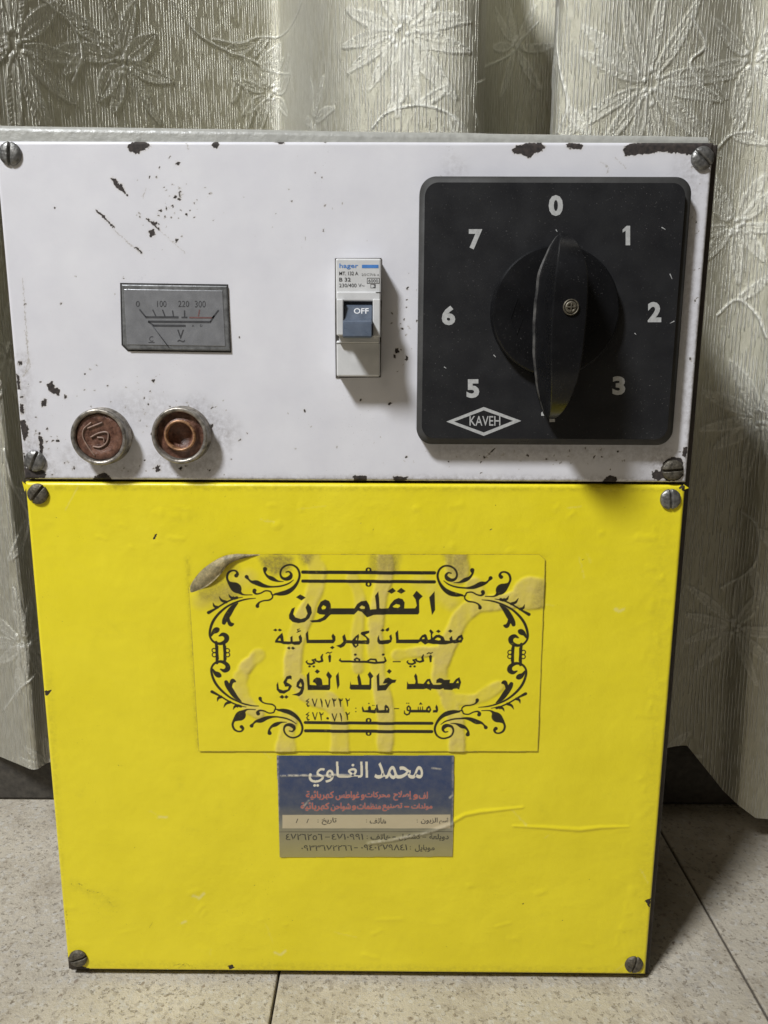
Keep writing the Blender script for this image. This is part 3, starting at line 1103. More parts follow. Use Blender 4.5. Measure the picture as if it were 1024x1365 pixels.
# ---- panel voltmeter
def B(px0, py0, px1, py1, Y):
    a = PW([(px0, py0), (px1, py0), (px1, py1), (px0, py1)], Y)
    return [tuple(p) for p in a[::-1]]


def Q(pts, Y):
    return [tuple(p) for p in PW(pts, Y)][::-1]


bm = bmesh.new()
add_prism(bm, Q([(160, 377), (304, 379), (308, 470), (170, 468), (162, 460)], -0.0002), 0.0005, -0.0003, 0.0002)
add_prism(bm, Q([(162, 379), (303, 381), (307, 468), (171, 466), (164, 459)], -0.0009), 0.0004, -0.0012, 0.0005, mi=1)
meter = link('voltmeter', to_me(bm), [M['gap'], M['mrim']], base, smooth=False)
bm = bmesh.new()
ym = -0.0014
add_prism(bm, Q([(165, 385), (297, 387), (301, 462), (169, 460)], ym), -0.0008, ym, 0.0003)
mk = []


def mline(pts, w, mi=1):
    a = PW(pts, ym - 0.00006)
    for p, q in zip(a, a[1:]):
        d = (q - p) / np.hypot(*(q - p))
        n_ = np.array([-d[1], d[0]]) * w / 2
        V2 = np.array([p - n_, q - n_, q + n_, p + n_])
        add_flat(bm, V2, [(0, 1, 2, 3)], ym - 0.00006, mi)


def m6(x, y):
    return (140 + x / 5.69, 360 + y / 5.69)


mline([m6(262, 298), m6(310, 357)], .0006)
mline([m6(308, 357), m6(558, 358)], .0008)
mline([m6(580, 359), m6(625, 359)], .0006)
mline([m6(640, 360), m6(815, 362)], .0006, 2)
mline([m6(815, 364), m6(862, 304)], .0006)
mline([m6(800, 392), m6(830, 345)], .0006)
mline([m6(328, 391), m6(805, 394)], .0008)
mline([m6(328, 391), m6(368, 420)], .0006)
mline([m6(365, 421), m6(612, 423)], .0008)
for a, b, mi in (((362, 300), (385, 348), 1), ((436, 300), (455, 350), 1), ((512, 306), (520, 352), 1), ((603, 306), (604, 352), 1), ((718, 300), (708, 350), 2)):
    mline([m6(*a), m6(*b)], .0005, mi)
for s, bx in (('0', (234, 235, 264, 278)), ('100', (396, 233, 466, 280)), ('220', (556, 233, 638, 280)), ('300', (682, 233, 764, 283)), ('V', (548, 452, 600, 522)), ('~', (550, 528, 606, 548)),
              ('A', (660, 413, 676, 430)), ('D', (722, 413, 738, 430)), ('C', (336, 502, 366, 542))):
    a, b = m6(bx[0], bx[1]), m6(bx[2], bx[3])
    V2, T2 = lettering(s, (a[0], a[1], b[0], b[1]), ym - 0.00006, 0.012 if s == 'V' else 0.0)
    add_flat(bm, V2, T2, ym - 0.00006, 1)
mline([m6(330, 549), m6(376, 549)], .0003)
link('dial_face', to_me(bm), [M['mface'], M['mink'], M['mred']], meter, smooth=False)
bm = bmesh.new()
p0, p1 = PW([m6(352, 412), m6(480, 580)], ym - 0.0002)
add_tube(bm, [(p0[0], ym - 0.0002, p0[1]), (p1[0], ym - 0.0002, p1[1])], 0.00016)
link('needle', to_me(bm), M['mink'], meter)

# ---- fuse holders
PF = 0.0064
for k, (px, py) in enumerate(((131, 583), (239, 581))):
    x, z = [float(v) for v in at(px, py, -PF)]
    r = 38.0 / FPX * (D - PF)
    bm = bmesh.new()
    ri = r * 0.845
    dep = 0.0022 if k == 0 else 0.0050
    add_lathe(bm, [(r * 1.02, 0.001), (r * 1.02, -0.0015), (r * 0.97, -0.002), (r * 0.97, -PF + 0.0012), (r, -PF + 0.0010), (r * 0.985, -PF + 0.0003), (r * 0.95, -PF), (r * 0.90, -PF), (ri, -PF + 0.0005), (ri * 0.985, -PF + dep), (ri * 0.98, -PF + dep + 0.001)], x, z, 72)
    fh = link('fuse_holder', to_me(bm), M['nickel'], base)
    bm = bmesh.new()
    if k == 0:
        yc = -PF + 0.0014
        add_lathe(bm, [(ri * 0.975, yc + 0.003), (ri * 0.97, yc + 0.0002), (ri * 0.93, yc), (ri * 0.70, yc - 0.0002), (ri * 0.62, yc + 0.0002), (0, yc + 0.0003)], x, z, 64)
        fc = link('fuse_cap', to_me(bm), M['bake'], fh)
        bm = bmesh.new()
        for pts in ([(122, 563), (112, 572), (111, 583), (118, 596), (127, 608)], [(117, 571), (127, 567), (137, 563)], [(121, 583), (133, 577), (144, 577), (143, 589), (134, 596), (124, 595)],
                    [(130, 583), (138, 584), (139, 589)]):
            a = spline(PW(pts, yc), 6)
            add_tube(bm, [(p[0], yc - 0.0001, p[1]) for p in a], 0.00035, 6)
        link('slot_ridge', to_me(bm), M['bake2'], fc)
    else:
        yc = -PF + 0.0027
        add_lathe(bm, [(ri * 0.98, yc), (ri * 0.72, yc + 0.0002), (ri * 0.70, yc - 0.0012), (ri * 0.60, yc - 0.0014), (ri * 0.58, yc + 0.0006), (ri * 0.44, yc + 0.0008), (ri * 0.42, yc + 0.0026), (0, yc + 0.0026)], x, z, 64)
        fc = link('fuse_cap', to_me(bm), M['bake'], fh, label='hollow amber brown fuse cap')
        bm = bmesh.new()
        add_lathe(bm, [(ri * 0.66, yc - 0.0013), (ri * 0.64, yc - 0.0022), (ri * 0.56, yc - 0.0022), (ri * 0.54, yc + 0.0003)], x, z, 64)
        link('contact_ring', to_me(bm), M['copper'], fc)

# ---- circuit breaker
def bxy(x, y):
    return (420 + x / 7.186, 330 + y / 7.186)


def box_px(bm, x0, y0, x1, y1, Yf, Yb, bev=0.0003, mi=0):
    a = PW([(x0, y0), (x1, y1)], Yf)
    add_box(bm, min(a[0][0], a[1][0]), max(a[0][0], a[1][0]), Yf, Yb, min(a[0][1], a[1][1]), max(a[0][1], a[1][1]), bev, 2, mi)


bm = bmesh.new()
co_ = PW([(446.6, 344.4), (508.4, 344.0), (509.0, 400), (507.6, 503.0), (447.6, 503.6), (446.8, 430)], -0.0003)[::-1]
YU, YM_, YL = -0.0090, -0.0130, -0.0085
box_px(bm, 447.5, 344.5, 508.0, 400, YU, 0.002, 0.0006)
box_px(bm, 448.5, 454, 506.5, 502, YL, 0.002, 0.0006)
box_px(bm, 448.5, 398.5, 458.0, 447, YM_, 0.002, 0.0004)
box_px(bm, 497.0, 398.5, 507.0, 449, YM_, 0.002, 0.0004)
box_px(bm, 452, 446, 506, 457.5, -0.0106, 0.002, 0.0004)
box_px(bm, 449, 388.5, 507.2, 401.5, -0.0100, 0.002, 0.0005)
brk = link('circuit_breaker', to_me(bm), [M['abs']], base, smooth=False)
bm = bmesh.new()
add_prism(bm, [tuple(p) for p in co_], 0.001, -0.00035)  # dark plate slightly wider than the breaker, drawn as its cutout gap
link('cutout_gap', to_me(bm), [M['cut']], brk, smooth=False)
bm = bmesh.new()
box_px(bm, 448.5, 457.3, 506.5, 457.9, YL - 0.0002, -0.008, 0)
box_px(bm, 501, 389.2, 507.5, 389.8, -0.0102, -0.008, 0)
link('seam', to_me(bm), M['gap'], brk, smooth=False)
bm = bmesh.new()
YP = YU - 0.00008
for s, (x0, y0, x1, y1), mi, bo in (('hager', (234, 152, 414, 208), 0, 0.012), ('MT. 132 A', (232, 230, 414, 265), 1, 0.01), ('B 32', (232, 288, 342, 325), 1, 0.012),
                                    ('230/400 V~', (232, 345, 474, 380), 1, 0.0), ('25C7/6 a', (446, 248, 614, 270), 2, 0.0), ('6000', (512, 303, 604, 334), 1, 0.0), ('3', (556, 350, 578, 384), 1, 0.0)):
    a, b = bxy(x0, y0), bxy(x1, y1)
    V2, T2 = lettering(s, (*a, *b), YP, bo)
    add_flat(bm, V2, T2, YP, mi)


def quad_px(p, Y, mi):
    add_flat(bm, PW(p, Y), [(0, 3, 2, 1)], Y, mi)


def frame_px(x0, y0, x1, y1, w, Y, mi):
    for q in ((x0, y0, x1, y0 + w), (x0, y1 - w, x1, y1), (x0, y0 + w, x0 + w, y1 - w), (x1 - w, y0 + w, x1, y1 - w)):
        quad_px([(q[0], q[1]), (q[2], q[1]), (q[2], q[3]), (q[0], q[3])], Y, mi)


a, b = bxy(450, 165), bxy(608, 196)
quad_px([(a[0], a[1]), (b[0], a[1]), (b[0], b[1]), (a[0], b[1])], YP, 0)
a, b = bxy(498, 290), bxy(617, 345)
frame_px(a[0], a[1], b[0], b[1], 0.6, YP, 1)
a, b = bxy(532, 350), bxy(580, 388)
frame_px(a[0], a[1], b[0], b[1], 0.5, YP, 1)
link('printing', to_me(bm), [M['blue'], M['ink'], M['ink2']], brk, smooth=False)
bm = bmesh.new()
box_px(bm, 458.2, 399, 496.8, 446, -0.0080, 0.001, 0)
lev = link('lever_recess', to_me(bm), [M['leverdk']], brk, smooth=False)
bm = bmesh.new()
# rocker: sloping upper face with OFF, protruding grip below
a0 = PW([(458.6, 409), (496.4, 409)], -0.0105)
sx0, sx1 = a0[0][0], a0[1][0]
zt, zm_, zb_ = at(470, 408, -0.0105)[1], at(470, 427, -0.0120)[1], at(470, 451, -0.019)[1]
pr = [(-0.0080, zt + 0.0008), (-0.0105, zt), (-0.0120, zm_ + 0.0004), (-0.0175, zm_ - 0.0003), (-0.0188, zm_ - 0.0012), (-0.0195, zb_ + 0.0006), (-0.0188, zb_), (-0.0080, zb_ + 0.0008)]
L_, R_ = [bm.verts.new((sx0, y, z)) for y, z in pr], [bm.verts.new((sx1, y, z)) for y, z in pr]
for i in range(len(pr)):
    j = (i + 1) % len(pr)
    bm.faces.new((L_[i], R_[i], R_[j], L_[j]))
bm.faces.new(L_)
bm.faces.new(R_)
bmesh.ops.recalc_face_normals(bm, faces=bm.faces)
bmesh.ops.bevel(bm, geom=list(bm.edges), offset=0.00025, segments=2, affect='EDGES')
lv = link('lever', to_me(bm), M['lever'], brk, smooth=False)
bm = bmesh.new()
V2, T2 = lettering('OFF', (*bxy(372, 580), *bxy(514, 634)), -0.0113, 0.014)
add_flat(bm, V2, T2, 0, 0)
for v in bm.verts:
    t = (zt - v.co.z) / (zt - zm_)
    v.co.y = -0.0105 - 0.0015 * t - 0.00012
link('printing', to_me(bm), M['wtext'], lv, smooth=False)

# ---- rotary selector switch
PR = 0.0072
pl, pr_, pt, pbm = PW([(557.5, 415), (908.5, 415), (735, 236), (728, 592.5)], -0.0045)
pa, pb = (pl[0], pt[1]), (pr_[0], pbm[1])
pl, pr_, pt, pbm = PW([(564.5, 415), (902, 415), (735, 243.5), (728, 585)], -PR)
qa, qb = (pl[0], pt[1]), (pr_[0], pbm[1])
swx = (pa[0] + pb[0]) / 2
swz = (pa[1] + pb[1]) / 2
bm = bmesh.new()
add_prism(bm, rrect(pa[0], pb[0], pb[1], pa[1], 0.0062, 10), 0.0005, -0.0052, 0.0012, 3)
sw = link('rotary_switch', to_me(bm), M['bezel'], base)
bm = bmesh.new()
add_prism(bm, rrect(qa[0], qb[0], qb[1], qa[1], 0.0050, 10), -0.003, -PR, 0.0009, 3)
for s, px, py, h in (('0', 741, 274, 28), ('1', 835, 314, 27), ('2', 872.5, 416, 27), ('3', 825, 514, 25), ('4', 732, 548, 29), ('5', 630.5, 518, 25), ('6', 598, 420.5, 26), ('7', 634, 319, 27)):
    wd = {'0': 19, '1': 11, '2': 18, '3': 17, '4': 21, '5': 17, '6': 18, '7': 18}[s] / 2
    if s == '1':
        add_flat(bm, PW([(px + a, py + b) for a, b in ((-5, -8), (0.5, -13), (5, -13), (5, 13), (-1, 13), (-1, -6.5), (-5, -4))], -PR), [(0, 1, 2, 3, 4, 5, 6)], -PR - 0.00008, 1)
        continue
    V2, T2 = lettering(s, (px - wd, py - h / 2, px + wd, py + h / 2), -PR, 0.045)
    add_flat(bm, V2, T2, -PR - 0.00008, 1)
V2, T2 = lettering('KAVEH', (626, 554.5, 667, 567.5), -PR, 0.006)
add_flat(bm, V2, T2, -PR - 0.00008, 1)
o1 = PW([(595, 562), (645, 542.5), (695, 561), (645, 581)], -PR)
o2 = PW([(605.5, 562), (645, 547), (684, 561), (645, 576.5)], -PR)
for i in range(4):
    j = (i + 1) % 4
    add_flat(bm, np.array([o1[i], o1[j], o2[j], o2[i]]), [(0, 1, 2, 3)], -PR - 0.00008, 1)
for pts in ([(741, 306), (743, 309)], [(882, 303), (887, 306)], [(899, 428), (897, 432), (893, 431)], [(893, 365), (896, 372)], [(846, 444), (848, 446)], [(658, 473), (661, 476)], [(592, 489), (595, 491)], [(670, 404), (673, 406)]):
    a = PW(pts, -PR)
    p, q = a[0], a[-1]
    d = (q - p) / np.hypot(*(q - p))
    n_ = np.array([-d[1], d[0]]) * 0.0002
    add_flat(bm, np.array([p - n_, q - n_ * 0.4, q + n_ * 0.4, p + n_]), [(0, 1, 2, 3)], -PR - 0.00008, 1)
link('face_plate', to_me(bm), [M['plate'], M['mark']], sw, smooth=False)
# knob: disc skirt and arched grip
bm = bmesh.new()
PD = 0.0118
kx, kz = [float(v) for v in at(740.5, 415, -0.0108)]
kr = 83.0 / FPX * (D - PD)
add_lathe(bm, [(kr * 1.0, -PR + 0.001), (kr, -PD + 0.0022), (kr * 0.99, -PD + 0.0007), (kr * 0.965, -PD), (kr * 0.90, -PD - 0.0002), (kr * 0.5, -PD - 0.0004), (0, -PD - 0.0004)], kx, kz, 96)
nv = 56
zA, zB = float(at(752, 312, -0.015)[1]) - kz, kz - float(at(738, 558, -0.015)[1])
secs = []
for i in range(nv + 1):
    v = -1 + 2 * i / nv
    v = math.copysign(1 - (1 - abs(v)) ** 1.3, v)
    e = max(0.0, 1 - abs(v) ** 2.3)
    wb = (0.0013 + 0.0076 * e ** 0.85) * (0.94 + 0.12 * float(vnoise(v * 4.0, 0.5, 8, 2)))
    wt = 0.0011 + 0.0050 * e ** 0.80
    top = -(0.0165 + 0.0188 * (1 - abs(v) ** (3.6 if v > 0 else 5.5)) ** 0.9)
    bas = -PD + 0.0006 if abs(v) * 0.0362 < kr * 0.94 else -PD + 0.0012
    fl = 0.0017
    sec = [(-wb, bas), (-wb * 1.0, bas - fl), (-wb * 0.90, bas - fl - 0.0006), (-(wb * 0.42 + wt * 0.45), 0.5 * (bas + top)), (-wt * 1.02, top + 0.0006), (-wt * 0.93, top + 0.0001), (0, top - 0.0002),
           (wt * 0.93, top + 0.0001), (wt * 1.02, top + 0.0006), ((wb * 0.42 + wt * 0.45), 0.5 * (bas + top)), (wb * 0.90, bas - fl - 0.0006), (wb, bas - fl), (wb, bas)]
    z = v * (zA if v > 0 else zB)
    rot = math.radians(1.0)
    secs.append([bm.verts.new((kx + a * math.cos(rot) + z * math.sin(rot), y, kz + z * math.cos(rot) - a * math.sin(rot))) for a, y in sec])
for a, b in zip(secs, secs[1:]):
    for k in range(len(a) - 1):
        bm.faces.new((a[k], a[k + 1], b[k + 1], b[k])).material_index = 1 if k == 1 else 0
bm.faces.new(secs[0])
bm.faces.new(secs[-1])
# moulded diamond on the skirt
dm = PW([(690, 398), (697, 425), (689, 446), (681, 424)], -PD)
add_tube(bm, [(p[0], -PD - 0.0003, p[1]) for p in list(dm) + [dm[0]]], 0.00022, 6)
knob = link('knob', to_me(bm), [M['knob'], M['worn']], sw)
md = knob.modifiers.new('edges', 'EDGE_SPLIT')
md.split_angle = math.radians(28)
bm = bmesh.new()
yf = -0.0356
r = 0.0028
add_lathe(bm, [(r, yf + 0.0005), (r, yf - 0.0004), (r * 0.86, yf - 0.0006), (r * 0.84, yf + 0.0001), (r * 0.78, yf + 0.0002), (r * 0.74, yf - 0.0004), (r * 0.5, yf - 0.0006), (r * 0.35, yf - 0.0001), (0, yf + 0.0002)], kx + 0.0002, kz, 40)
add_box(bm, kx - r * 0.6, kx + r * 0.6, yf - 0.0007, yf, kz - 0.0002, kz + 0.0002, 0.0001)
add_box(bm, kx + 0.0002 - 0.0002, kx + 0.0004, yf - 0.00072, yf, kz - r * 0.5, kz + r * 0.5, 0.0001)
link('knob_screw', to_me(bm), plain('dull_brass_screw', (0.13, 0.115, 0.085), 0.5, 0.7, var=0.4, nscale=800), sw)

# ---- large clear sticker
sc = PW([(250, 737), (727, 738), (717, 1001), (265, 1001)])
sx0, sx1, sz0, sz1 = sc[:, 0].min() - .001, sc[:, 0].max() + .001, sc[:, 1].min() - .001, sc[:, 1].max() + .001
INK = Canvas(sx0, sx1, sz0, sz1, 0.00009)
HOLES = []


def word(ox, oy, sc, polys=(), holes=(), strokes=()):
    """lettering drawn as outlines and pen strokes, measured from the photograph's sticker"""
    f = lambda pts: PW([(ox + p[0] / sc, oy + p[1] / sc) for p in pts])
    for p in polys:
        INK.poly(f(p))
    for p in strokes:
        INK.stroke(f(p), np.array([q[2] for q in p]) * 1.18 / sc / 3250)
    for p in holes:
        HOLES.append(f(p))


word(380, 780, 4.876, [
    [(972, 35), (937, 76), (948, 150), (955, 193), (976, 158)],
    [(855, 33), (830, 65), (848, 90), (856, 130), (845, 147), (765, 148), (765, 188), (865, 188), (873, 175), (872, 95), (880, 85), (896, 70)],
    [(775, 150), (778, 110), (765, 88), (738, 80), (710, 92), (685, 120), (672, 147), (615, 147), (612, 188), (775, 188)],
    [(700, 14), (665, 36), (692, 54), (722, 36)], [(755, 14), (726, 38), (755, 54), (785, 36)],
    [(607, 35), (585, 65), (592, 120), (594, 150), (560, 153), (560, 188), (620, 188), (625, 147), (615, 145), (612, 80)],
    [(530, 96), (495, 100), (470, 118), (452, 147), (290, 147), (290, 188), (450, 188), (475, 162), (500, 170), (533, 207), (575, 190), (600, 188), (600, 150), (555, 155), (548, 125)],
    [(262, 90), (232, 105), (212, 145), (208, 175), (225, 187), (262, 190), (245, 207), (210, 222), (160, 225), (180, 240), (230, 238), (265, 222), (290, 195), (300, 188), (300, 147), (298, 120), (288, 100)],
    [(150, 112), (135, 140), (148, 180), (135, 205), (105, 215), (70, 205), (55, 185), (67, 140), (45, 150), (27, 190), (28, 215), (50, 235), (90, 243), (130, 235), (160, 210), (177, 175), (172, 140)],
    [(100, 57), (72, 76), (108, 97), (137, 77)]],
    [[(700, 135), (722, 120), (745, 125), (748, 135), (735, 145), (708, 142)], [(485, 140), (500, 128), (520, 137), (518, 150), (495, 150)], [(238, 142), (250, 128), (268, 138), (262, 152), (243, 155)]])
word(490, 830, 7.314, [
    [(150, 50), (125, 68), (150, 84), (170, 70)], [(190, 50), (170, 68), (192, 84), (212, 70), (210, 40)],
    [(112, 110), (97, 140), (95, 175), (110, 200), (150, 205), (200, 203), (232, 185), (242, 150), (232, 108), (212, 125), (218, 160), (170, 165), (125, 165), (115, 145)],
    [(298, 66), (271, 95), (278, 170), (278, 196), (495, 197), (515, 165), (500, 158), (305, 160), (302, 120)],
    [(560, 105), (530, 118), (505, 150), (495, 190), (520, 180), (560, 210), (590, 195), (640, 205), (760, 205), (800, 196), (830, 190), (845, 195), (890, 188), (915, 192), (935, 150), (920, 108), (885, 120), (855, 158), (830, 160),
     (822, 118), (795, 145), (800, 168), (755, 165), (740, 130), (700, 112), (665, 115), (635, 142), (630, 120), (634, 105), (645, 90), (615, 58), (600, 75), (615, 100), (615, 155), (590, 162), (575, 115)],
    [(805, 57), (782, 75), (807, 92), (830, 74)], [(690, 62), (665, 80), (692, 97), (715, 80)]],
    [[(535, 142), (552, 138), (556, 152), (532, 156)], [(655, 160), (680, 140), (708, 147), (712, 162), (690, 168)], [(885, 152), (905, 140), (912, 158), (890, 165)]])
word(360, 830, 7.314, [
    [(970, 70), (890, 85), (883, 105), (935, 142), (945, 165), (865, 168), (860, 200), (960, 206), (973, 185), (970, 150), (928, 113), (968, 94)],
    [(865, 103), (835, 125), (800, 165), (730, 165), (740, 196), (800, 197), (815, 225), (835, 240), (865, 215), (862, 198), (885, 198), (885, 165), (862, 165), (870, 130)],
    [(730, 105), (705, 130), (715, 180), (690, 205), (645, 220), (690, 243), (725, 225), (745, 195), (748, 165), (740, 140)],
    [(615, 100), (600, 125), (610, 160), (380, 162), (375, 110), (372, 72), (350, 100), (358, 196), (620, 196), (640, 170), (640, 130)], [(610, 220), (585, 238), (608, 255), (632, 238)],
    [(300, 108), (280, 130), (290, 172), (225, 176), (222, 120), (200, 135), (202, 176), (137, 176), (132, 130), (122, 92), (80, 130), (52, 170), (50, 190), (105, 195), (135, 206), (180, 206), (215, 200), (240, 210), (290, 208), (315, 180), (316, 140)],
    [(58, 52), (30, 68), (58, 82), (75, 68)], [(95, 52), (75, 68), (98, 82), (122, 68)], [(190, 225), (165, 240), (192, 255), (205, 240)], [(225, 225), (205, 240), (228, 257), (250, 240)]],
    [[(78, 168), (100, 145), (108, 172)], [(836, 160), (850, 136), (850, 165)], [(826, 202), (850, 202), (840, 222)]],
    [[(290, 55, 8), (270, 60, 9), (275, 75, 9), (300, 72, 8)], [(300, 74, 8), (265, 88, 8)]])
for dx in (0, -723):
    word(400 + dx / 5.389, 862, 5.389, [[(940, 48), (925, 65), (932, 110), (945, 106), (948, 65)]], (),
         [[(912, 45, 7), (925, 37, 8), (938, 43, 8), (952, 35, 6)], [(886, 52, 8), (878, 72, 15), (884, 98, 16), (860, 106, 14), (836, 98, 12), (834, 86, 12)],
          [(836, 88, 10), (812, 92, 11), (822, 102, 12), (828, 112, 13), (806, 122, 14), (782, 119, 13), (769, 106, 10), (777, 95, 5)], [(792, 138, 15), (794, 138, 15)], [(822, 138, 15), (824, 138, 15)]])
word(400, 862, 5.389, (), (), [[(670, 104, 8), (720, 104, 8)], [(600, 106, 16), (540, 112, 15), (470, 105, 16), (420, 102, 15), (300, 102, 15), (286, 94, 12), (291, 82, 6)],
                               [(478, 104, 10), (508, 85, 12), (544, 88, 13), (552, 106, 13)], [(600, 108, 14), (616, 98, 14), (608, 72, 8)], [(402, 98, 10), (392, 86, 11), (408, 76, 11), (428, 86, 12), (426, 102, 12)],
                               [(397, 51, 16), (400, 51, 16)], [(597, 52, 16), (600, 52, 16)]])
word(490, 884, 7.314, [
    [(895, 130), (912, 180), (893, 252), (870, 242), (835, 246), (825, 255), (745, 250), (738, 237), (705, 248), (622, 246), (617, 262), (575, 242), (545, 249), (470, 248), (382, 250), (385, 170), (400, 196), (462, 195), (468, 170),
     (453, 120), (470, 92), (485, 120), (492, 190), (545, 195), (580, 150), (610, 145), (625, 180), (640, 201), (708, 201), (725, 190), (700, 183), (668, 185), (670, 155), (700, 135), (725, 140), (745, 154), (805, 155), (800, 187), (832, 187), (860, 150)],
    [(115, 85), (88, 115), (95, 260), (180, 255), (205, 220), (240, 190), (270, 185), (283, 155), (245, 155), (205, 133), (170, 145), (148, 188), (165, 190), (195, 186), (170, 201), (118, 206)], [(210, 50), (188, 75), (213, 100), (238, 72)]],
    [[(863, 187), (880, 163), (888, 187)], [(578, 187), (595, 168), (606, 196), (590, 198)]])
word(360, 886, 7.314, [
    [(975, 60), (952, 90), (970, 130), (968, 190), (895, 190), (885, 130), (868, 80), (850, 115), (862, 190), (792, 188), (785, 153), (777, 225), (790, 238), (980, 240), (990, 220), (990, 130), (1010, 105)],
    [(670, 65), (643, 105), (650, 180), (660, 237), (680, 190), (675, 120)],
    [(568, 58), (548, 95), (570, 130), (570, 190), (515, 192), (508, 140), (490, 122), (455, 118), (425, 140), (418, 165), (440, 172), (455, 195), (410, 192), (390, 190), (385, 62), (358, 95), (370, 240), (580, 242), (590, 225), (590, 135), (607, 105)],
    [(460, 38), (437, 62), (463, 85), (490, 60)],
    [(300, 120), (265, 165), (258, 205), (285, 225), (305, 225), (290, 255), (255, 275), (213, 288), (285, 300), (320, 275), (335, 230), (338, 175), (325, 135)],
    [(200, 95), (165, 105), (130, 165), (150, 210), (185, 207), (175, 235), (130, 245), (90, 230), (80, 160), (65, 190), (67, 240), (95, 272), (140, 278), (195, 245), (218, 200), (195, 180), (165, 165), (175, 135), (200, 130), (213, 140), (215, 105)],
    [(120, 288), (92, 310), (122, 328), (145, 310)], [(160, 290), (140, 310), (160, 328), (185, 308)]],
    [[(284, 197), (300, 163), (313, 195), (305, 208)]])
word(470, 928, 7.877, [
    [(880, 80), (868, 110), (875, 137), (845, 140), (842, 166), (890, 166), (900, 140), (895, 105)],
    [(800, 92), (775, 115), (770, 136), (600, 136), (600, 166), (780, 166), (810, 170), (828, 140), (815, 100)], [(715, 54), (696, 82), (736, 82)],
    [(350, 75), (335, 95), (335, 132), (277, 136), (268, 110), (262, 72), (246, 85), (250, 166), (385, 166), (390, 130), (375, 95)],
    [(240, 112), (230, 137), (197, 137), (192, 103), (177, 95), (162, 113), (165, 137), (125, 142), (107, 98), (97, 115), (106, 160), (235, 175), (247, 166), (248, 120)]],
    [[(353, 112), (372, 120), (360, 140)], [(790, 128), (805, 118), (808, 138), (794, 142)]],
    [[(690, 108, 8), (690, 142, 12)], [(712, 108, 8), (712, 142, 12)], [(734, 104, 8), (736, 142, 12)],
     [(604, 150, 16), (576, 140, 16), (574, 112, 15), (590, 96, 15), (606, 116, 17), (606, 150, 17), (594, 180, 17), (570, 190, 17), (547, 176, 15), (544, 146, 8)], [(569, 68, 12), (571, 68, 12)], [(589, 68, 12), (591, 68, 12)],
     [(440, 124, 10), (485, 124, 10)], [(172, 70, 14), (173, 70, 14)], [(211, 91, 10), (213, 91, 10)], [(226, 91, 10), (228, 91, 10)], [(36, 120, 12), (36, 121, 12)], [(36, 155, 12), (36, 156, 12)]])


def seven(x, y):
    return [[(x, y, 17), (x + 33, y + 96, 16)], [(x + 33, y + 96, 14), (x + 62, y - 2, 11)]]


def two(x, y):
    return [[(x, y, 16), (x + 16, y + 30, 22), (x + 24, y + 104, 11)], [(x + 16, y + 26, 18), (x + 40, y + 24, 15), (x + 50, y, 8)]]


def three(x, y):
    return two(x, y) + [[(x + 24, y + 24, 14), (x + 27, y + 2, 10)]]


def four(x, y):
    return [[(x + 40, y, 9), (x + 4, y + 32, 18)], [(x + 4, y + 34, 14), (x + 36, y + 40, 14)], [(x + 36, y + 40, 12), (x + 8, y + 74, 15), (x + 26, y + 104, 24), (x + 42, y + 100, 14)]]


def one(x, y):
    return [[(x, y, 15), (x + 14, y + 40, 22), (x + 20, y + 106, 10)]]


word(400, 924, 10.24, (), (), four(86, 64) + seven(172, 70) + one(285, 70) + seven(350, 80) + three(446, 62) + three(534, 66) + two(628, 66)
     + four(86, 252) + seven(175, 258) + two(270, 256) + [[(378, 334, 32), (381, 336, 32)]] + seven(442, 268) + one(550, 262) + two(628, 252))
hl = Canvas(sx0, sx1, sz0, sz1, 0.00009)
for p in HOLES:
    hl.poly(p)
INK.a *= 1 - hl.a
# ornament: the upper left quarter, mirrored about the middle of the sticker
ocx, ocz = [float(v) for v in at(491.5, 870.5)]


def c7(p):
    a = np.array(p, float)
    x, z = at(240 + a[:, 0] / 3.938, 720 + a[:, 1] / 3.938)
    return np.stack([x, z], -1)


U = 1 / 3.938 / 3.25 / 1000


def orn(pts, smooth=True):
    p = np.array([q[:2] for q in pts], float)
    w = np.array([q[2] for q in pts], float)
    if smooth and len(pts) > 2:
        a = spline(np.column_stack([p, w]), 7)
        p, w = a[:, :2], np.maximum(a[:, 2], 1)
    P = c7(p)
    for mx in (1, -1):
        for mz in (1, -1):
            q = np.column_stack([ocx + (P[:, 0] - ocx) * mx, ocz + (P[:, 1] - ocz) * mz])
            INK.stroke(q, w * U * 1.12)


orn([(500, 281, 10), (530, 279, 21), (565, 270, 25), (597, 248, 19), (620, 215, 13), (629, 180, 12), (618, 147, 11), (592, 129, 10), (562, 130, 10), (537, 147, 10), (528, 172, 10),
     (536, 194, 13), (556, 202, 18), (577, 195, 22), (585, 178, 14), (574, 164, 9), (558, 166, 7)])
orn([(503, 284, 7), (485, 284, 8), (476, 268, 8), (450, 264, 8), (425, 276, 8), (402, 280, 10), (391, 270, 16), (393, 262, 20)])
orn([(487, 284, 8), (486, 300, 8), (470, 312, 9), (440, 316, 8), (418, 325, 9), (408, 340, 16), (408, 345, 18)])
orn([(597, 207, 4), (570, 226, 8), (530, 239, 9), (480, 243, 10), (440, 237, 20), (405, 222, 26), (378, 216, 14), (362, 203, 10), (352, 190, 20)])
orn([(545, 215, 3), (515, 213, 10), (485, 200, 22), (462, 188, 14), (447, 168, 11), (448, 150, 22)])
orn([(380, 285, 5), (335, 284, 8), (312, 268, 22), (297, 248, 50), (278, 235, 34), (258, 218, 14), (249, 195, 12), (256, 170, 12), (275, 158, 10), (295, 160, 10), (304, 174, 14), (297, 184, 20)])
